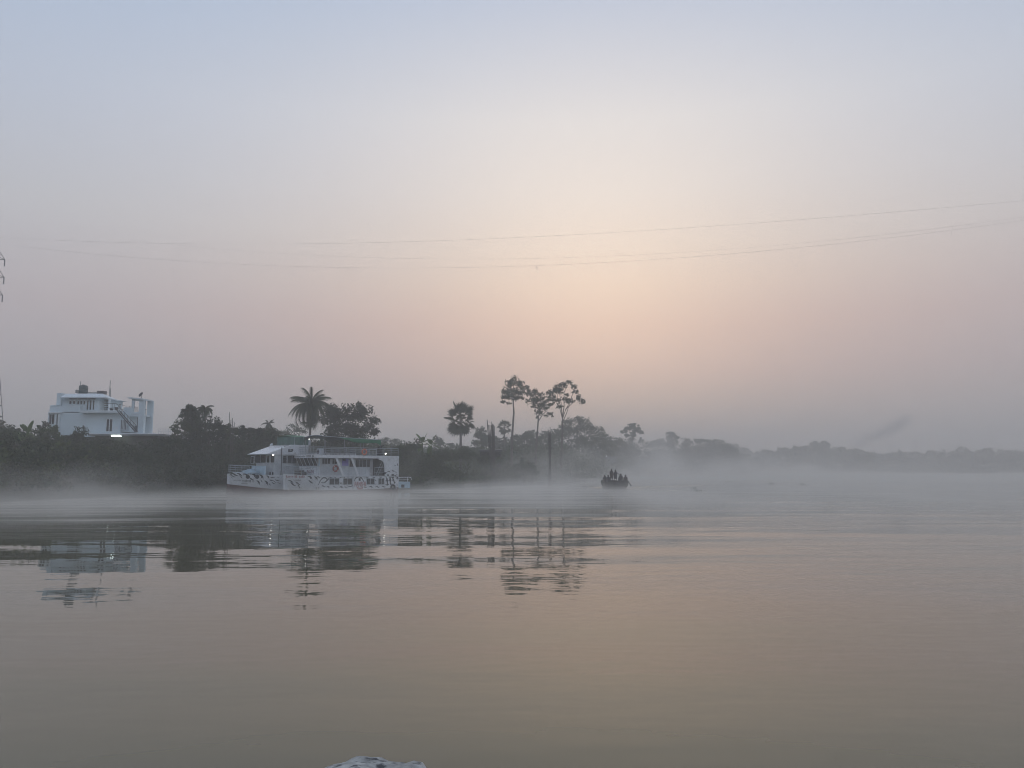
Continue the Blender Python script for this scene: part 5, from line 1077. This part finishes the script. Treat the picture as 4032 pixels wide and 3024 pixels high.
def person(loc, rz, pose, label, m, scale=1.12, shawl=True, hands=None):
    """pose 'stand' or 'sit'; facing local +y"""
    root = empty('person', loc, rz, label, 'person', 'people in the passing rowboat'); root.scale = (scale*(1.3 if pose == 'sit' else 1.1),)*2+(scale,)
    hip = .92 if pose == 'stand' else .12
    J = [(0,0,hip),(0,.01,hip+.22),(0,.0,hip+.44),(0,.0,hip+.56),(0,.02,hip+.66),(0,.03,hip+.76)]; rad = [.15,.135,.15,.065,.095,.085]; E = [(0,1),(1,2),(2,3),(3,4),(4,5)]
    def chain(start, pts, rs):
        prev = start
        for p, r in zip(pts, rs): J.append(p); rad.append(r); E.append((prev, len(J)-1)); prev = len(J)-1
        return prev
    for k, s in enumerate((-1, 1)):
        if pose == 'stand': chain(0, [(s*.10,0,hip-.08),(s*.11,.01,.48),(s*.12,-.02,.08),(s*.13,.12,.03)], [.095,.062,.045,.035])
        else: chain(0, [(s*.11,.06,hip),(s*.16,.44,hip+.08),(s*.15,.42,hip-.28),(s*.15,.54,hip-.32)], [.095,.068,.048,.036])
        hd = (hands[k] if hands else None) or ((s*.20,.20,hip+.02) if pose == 'stand' else (s*.14,.36,hip+.18))
        sh = Vector((s*.19,0,hip+.44)); h_ = Vector(hd); el_ = sh.lerp(h_,.5)+Vector((s*.06,-.07,-.07))
        w = chain(2, [tuple(sh),tuple(el_),tuple(el_.lerp(h_,.9)),tuple(h_)], [.065,.045,.034,.036])
        d = (h_-el_).normalized(); side = d.cross(Vector((0,0,1))).normalized()
        for i, (o_, ln) in enumerate(((-.027,.075),(-.009,.09),(.009,.085),(.027,.065))):
            a = h_+side*o_+d*.04; q1 = a+d*ln*.5+Vector((0,0,-.012)); q2 = a+d*ln*.8+Vector((0,0,-.045)); chain(w, [tuple(a),tuple(q1),tuple(q2)], [.010,.009,.008])
        th = h_+side*(-s*.035)+d*.01; chain(w, [tuple(th),tuple(th+d*.04+side*(-s*.015))], [.011,.009])
    link('body', body_mesh(J, E, rad, M['skin']), root)
    hd = MB().lathe([(.02,-.115),(.060,-.095),(.078,-.05),(.082,0),(.078,.06),(.055,.10),(.02,.118)], 14, (0,.035,hip+.74))
    hd.tube([(0,.11,hip+.755),(0,.135,hip+.725),(0,.118,hip+.718)], [.010,.016,.010], 6)
    for s in (-1,1): hd.tube([(s*.082,.03,hip+.76),(s*.092,.025,hip+.74),(s*.084,.03,hip+.71)], [.010,.015,.008], 6)
    head = hd.build('head', M['skin'], root, True); head.scale = (1.18,1.18,1.18); head.location = (0,0,-.16*(hip+.74))
    for s in (-1,1): MB().lathe([(.002,-.011),(.011,0),(.002,.011)], 8, (s*.03,.108,hip+.752)).build('eye', M['hair'], head)
    MB().box((-.022,.108,hip+.682),(.022,.114,hip+.690)).build('mouth', M['shawl_a'], head)
    MB().lathe([(.087,-.01),(.092,.04),(.078,.095),(.04,.125),(.01,.132)], 14, (0,.025,hip+.745)).build('hair', M['hair'], root, True, scale=1.18, loc=(0,0,-.16*(hip+.745)))
    if shawl:
        lo = .30 if pose == 'stand' else -.02; b = MB(); n = 18; prof = [(hip+.63,.10,.09),(hip+.58,.17,.13),(hip+.49,.235,.165),(hip+.22,.245,.18),(hip-.02,.245,.20),(lo+.1 if pose == 'stand' else hip-.08,.235,.20)]
        for k, (z, rx, ry) in enumerate(prof):
            for j in range(n): an = 2*math.pi*j/n; f = 1+.05*math.sin(an*5+k)*(k > 1); b.v.append((rx*f*math.cos(an), ry*f*math.sin(an)+(.02 if pose == 'stand' else .03*k), z))
        for k in range(len(prof)-1):
            for j in range(n): b.f.append((k*n+j,k*n+(j+1)%n,(k+1)*n+(j+1)%n,(k+1)*n+j))
        b.build('shawl', m, root, True)
        if pose != 'stand': MB().tube([(-.14,.1,hip),(-.17,.46,hip+.07),(-.16,.44,hip-.2)], [.11,.10,.07], 8).tube([(.14,.1,hip),(.17,.46,hip+.07),(.16,.44,hip-.2)], [.11,.10,.07], 8).build('trousers', m, root, True)
    return root
RBD = 133.0; rc = at(2420, 1920, RBD); YAW = R(10)
RB = empty('rowboat', (rc.x,RBD,0), YAW, 'dark wooden boat full of people passing in the middle of the river, seen end on', 'boat')
L_, WB = 7.5, 2.02
b = MB(); ns, nr = 15, 9
for i in range(ns+1):
    y = -L_/2+L_*i/ns; e = (2*i/ns-1); w_ = WB*(1-.42*abs(e)**2.6); sh = 1.12+.20*abs(e)**2.4
    for side in (0,1):
        f = 1 if side == 0 else .9
        for j in range(nr):
            a_ = math.pi*j/(nr-1); c_, s_ = math.cos(a_), math.sin(a_); xx = w_*f*(abs(c_)**.55)*(1 if c_ > 0 else -1); zz = sh-(sh+.34-(.12 if side else 0))*(s_**.8); b.v.append((xx*(.84+.16*max(0,min(1,(zz+.34)/1.3))), y, zz-(.0 if not side else -.005)))
for i in range(ns):
    o = i*2*nr
    for j in range(nr-1): b.f += [(o+j,o+j+1,o+2*nr+j+1,o+2*nr+j),(o+nr+j+1,o+nr+j,o+3*nr+j,o+3*nr+j+1)]
    b.f += [(o,o+2*nr,o+3*nr,o+nr),(o+nr-1,o+2*nr-1,o+4*nr-1,o+3*nr-1)]
for o in (0, ns*2*nr):
    b.f.append(tuple(o+j for j in range(nr)) if o else tuple(o+j for j in range(nr))[::-1])
b.build('hull', M['hull_dark'], RB, True)
MB().box((-1.25,-2.9,.80),(1.25,2.9,.88)).build('floor', M['hull_dark'], RB)
for y in (-2.0,-.4,1.3): MB().box((-1.3,y-.16,1.02),(1.3,y+.16,1.08)).build('thwart', M['hull_dark'], RB)
def inb(v): return Matrix.Translation(Vector((rc.x,RBD,0))) @ Matrix.Rotation(YAW,4,'Z') @ Vector(v)
def xl(px_): return (px_-2420)/F_PX*RBD
PP = math.pi
person(inb((xl(2384),-1.5,1.12)), PP+.3, 'sit', 'seated person in a grey shawl at the left side of the rowboat', M['shawl_b'])
person(inb((xl(2378),-.3,1.06)), PP+.1, 'sit', 'seated person hunched behind the grey-shawled one at the left of the rowboat', M['shawl_c'])
person(inb((xl(2393),1.3,1.0)), PP-.2, 'sit', 'seated person showing only head and shoulders, left of the standing pair', M['shawl_a'], .95)
person(inb((xl(2411),.35,1.15)), PP+.15, 'stand', 'taller standing person in a brown shawl in the middle of the rowboat', M['shawl_a'], 1.16)
person(inb((xl(2418),-.9,1.15)), PP-.2, 'stand', 'shorter standing person in front of the tall one, right hand on a pole', M['shawl_b'], 1.08, hands=[(-.62,.22,1.02),None])
person(inb((xl(2443),-.4,1.36)), PP-.2, 'sit', 'seated person highest at the right side of the rowboat', M['shawl_c'], 1.05)
person(inb((xl(2454),-1.5,1.12)), PP-.3, 'sit', 'seated person in a brown shawl bent over at the right of the rowboat', M['shawl_a'])
person(inb((xl(2449),1.0,1.15)), PP, 'sit', 'seated person half hidden behind the rightmost sitters', M['shawl_b'], .95)
def stick(name, lb, pts, r, blade=None, grp='oars of the rowboat'):
    p0 = Vector(pts[0]); root = empty(name, inb(p0), YAW, lb, 'oar', grp); MB().tube([Vector(p)-p0 for p in pts], r, 6).build('shaft', M['oarwood'], root)
    if blade: a_, c_ = Vector(blade[0])-p0, Vector(blade[1])-p0; d = (c_-a_).normalized(); s = d.cross(Vector((0,1,0))).normalized()*.13; MB().prism([a_-s*.4,c_-s,c_+s,a_+s*.4], (0,.04,0)).build('blade', M['oarwood'], root)
stick('oar', 'oar slanting down from the left gunwale of the rowboat', [(-1.2,-1.2,1.35),(xl(2370),-1.3,.98),(xl(2366),-1.4,.62)], .05, ((xl(2368),-1.35,.80),(xl(2364.5),-1.45,.42)))
stick('oar', 'oar slanting down from the right gunwale of the rowboat', [(1.2,-1.2,1.30),(xl(2468),-1.3,1.02),(xl(2473),-1.4,.62)], .06, ((xl(2470),-1.35,.85),(xl(2476.5),-1.45,.34)))
stick('punt_pole', 'short upright pole held by the shorter standing person', [(xl(2432.5),-1.0,1.05),(xl(2429.5),-1.1,2.35)], .035, None, None)
# distant boat
DD = 600.0; dp = at(3866, 1866, DD); DB = empty('distant_boat', (dp.x,DD,0), 0, 'tiny distant boat with a boatman below the far right shore', 'boat')
b = MB()
for i in range(11):
    t_ = i/10; x = -8.5+17*t_; e = 2*t_-1; w_ = .9*(1-abs(e)**3)+.05; z = .45+.9*abs(e)**3; b.v += [(x,-w_,z),(x,-w_*.5,-.2),(x,w_*.5,-.2),(x,w_,z)]
    if i: j = 4*i; b.f += [(j-4,j,j+1,j-3),(j-3,j+1,j+2,j-2),(j-2,j+2,j+3,j-1),(j-4,j-1,j+3,j)]
b.build('hull', M['hull_dark'], DB)
b = MB(); b.prism([(-7.2,-.7,.5),(-5.2,-.7,.5),(-5.4,-.6,1.7),(-7.0,-.6,1.7)], (0,1.3,0)); b.build('cabin', M['hull_dark'], DB)
person((dp.x+.8, DD, .45), 0, 'stand', 'tiny standing boatman on the distant boat at the far right', M['shawl_c'], 1.6)['group'] = 'boatmen on distant boats'
# boat tip at the left edge
TD = 82.0; tp = at(58, 1972, TD); TB = empty('moored_dinghy', (tp.x,TD,0), R(8), 'pale-rimmed tip of a small boat at the left edge of the river', 'boat')
b = MB(); rim = MB()
for i in range(13):
    t_ = i/12; x = -6.5*t_; w_ = .75*(1-(1-t_)**2.2)+.02 if t_ < .9 else .6; z = .42+.25*(1-t_)**3; b.v += [(x,-w_,z),(x-.1,-w_*.6,-.25),(x-.1,w_*.6,-.25),(x,w_,z)]
    if i: j = 4*i; b.f += [(j-4,j,j+1,j-3),(j-3,j+1,j+2,j-2),(j-2,j+2,j+3,j-1),(j-4,j-1,j+3,j)]
b.build('hull', M['hull_dark'], TB)
rim.tube([(-6.5*t_, -(.75*(1-(1-t_)**2.2)+.03), .45+.25*(1-t_)**3) for t_ in np.linspace(.05,1,10)], .05, 5).build('gunwale', M['white_dim'], TB)
MB().prism([(-2.6,-.5,.46),(-4.8,-.6,.46),(-4.6,-.5,1.05),(-3.6,-.4,1.1)], (0,1.0,0)).build('cover', M['buoy_white'], TB)
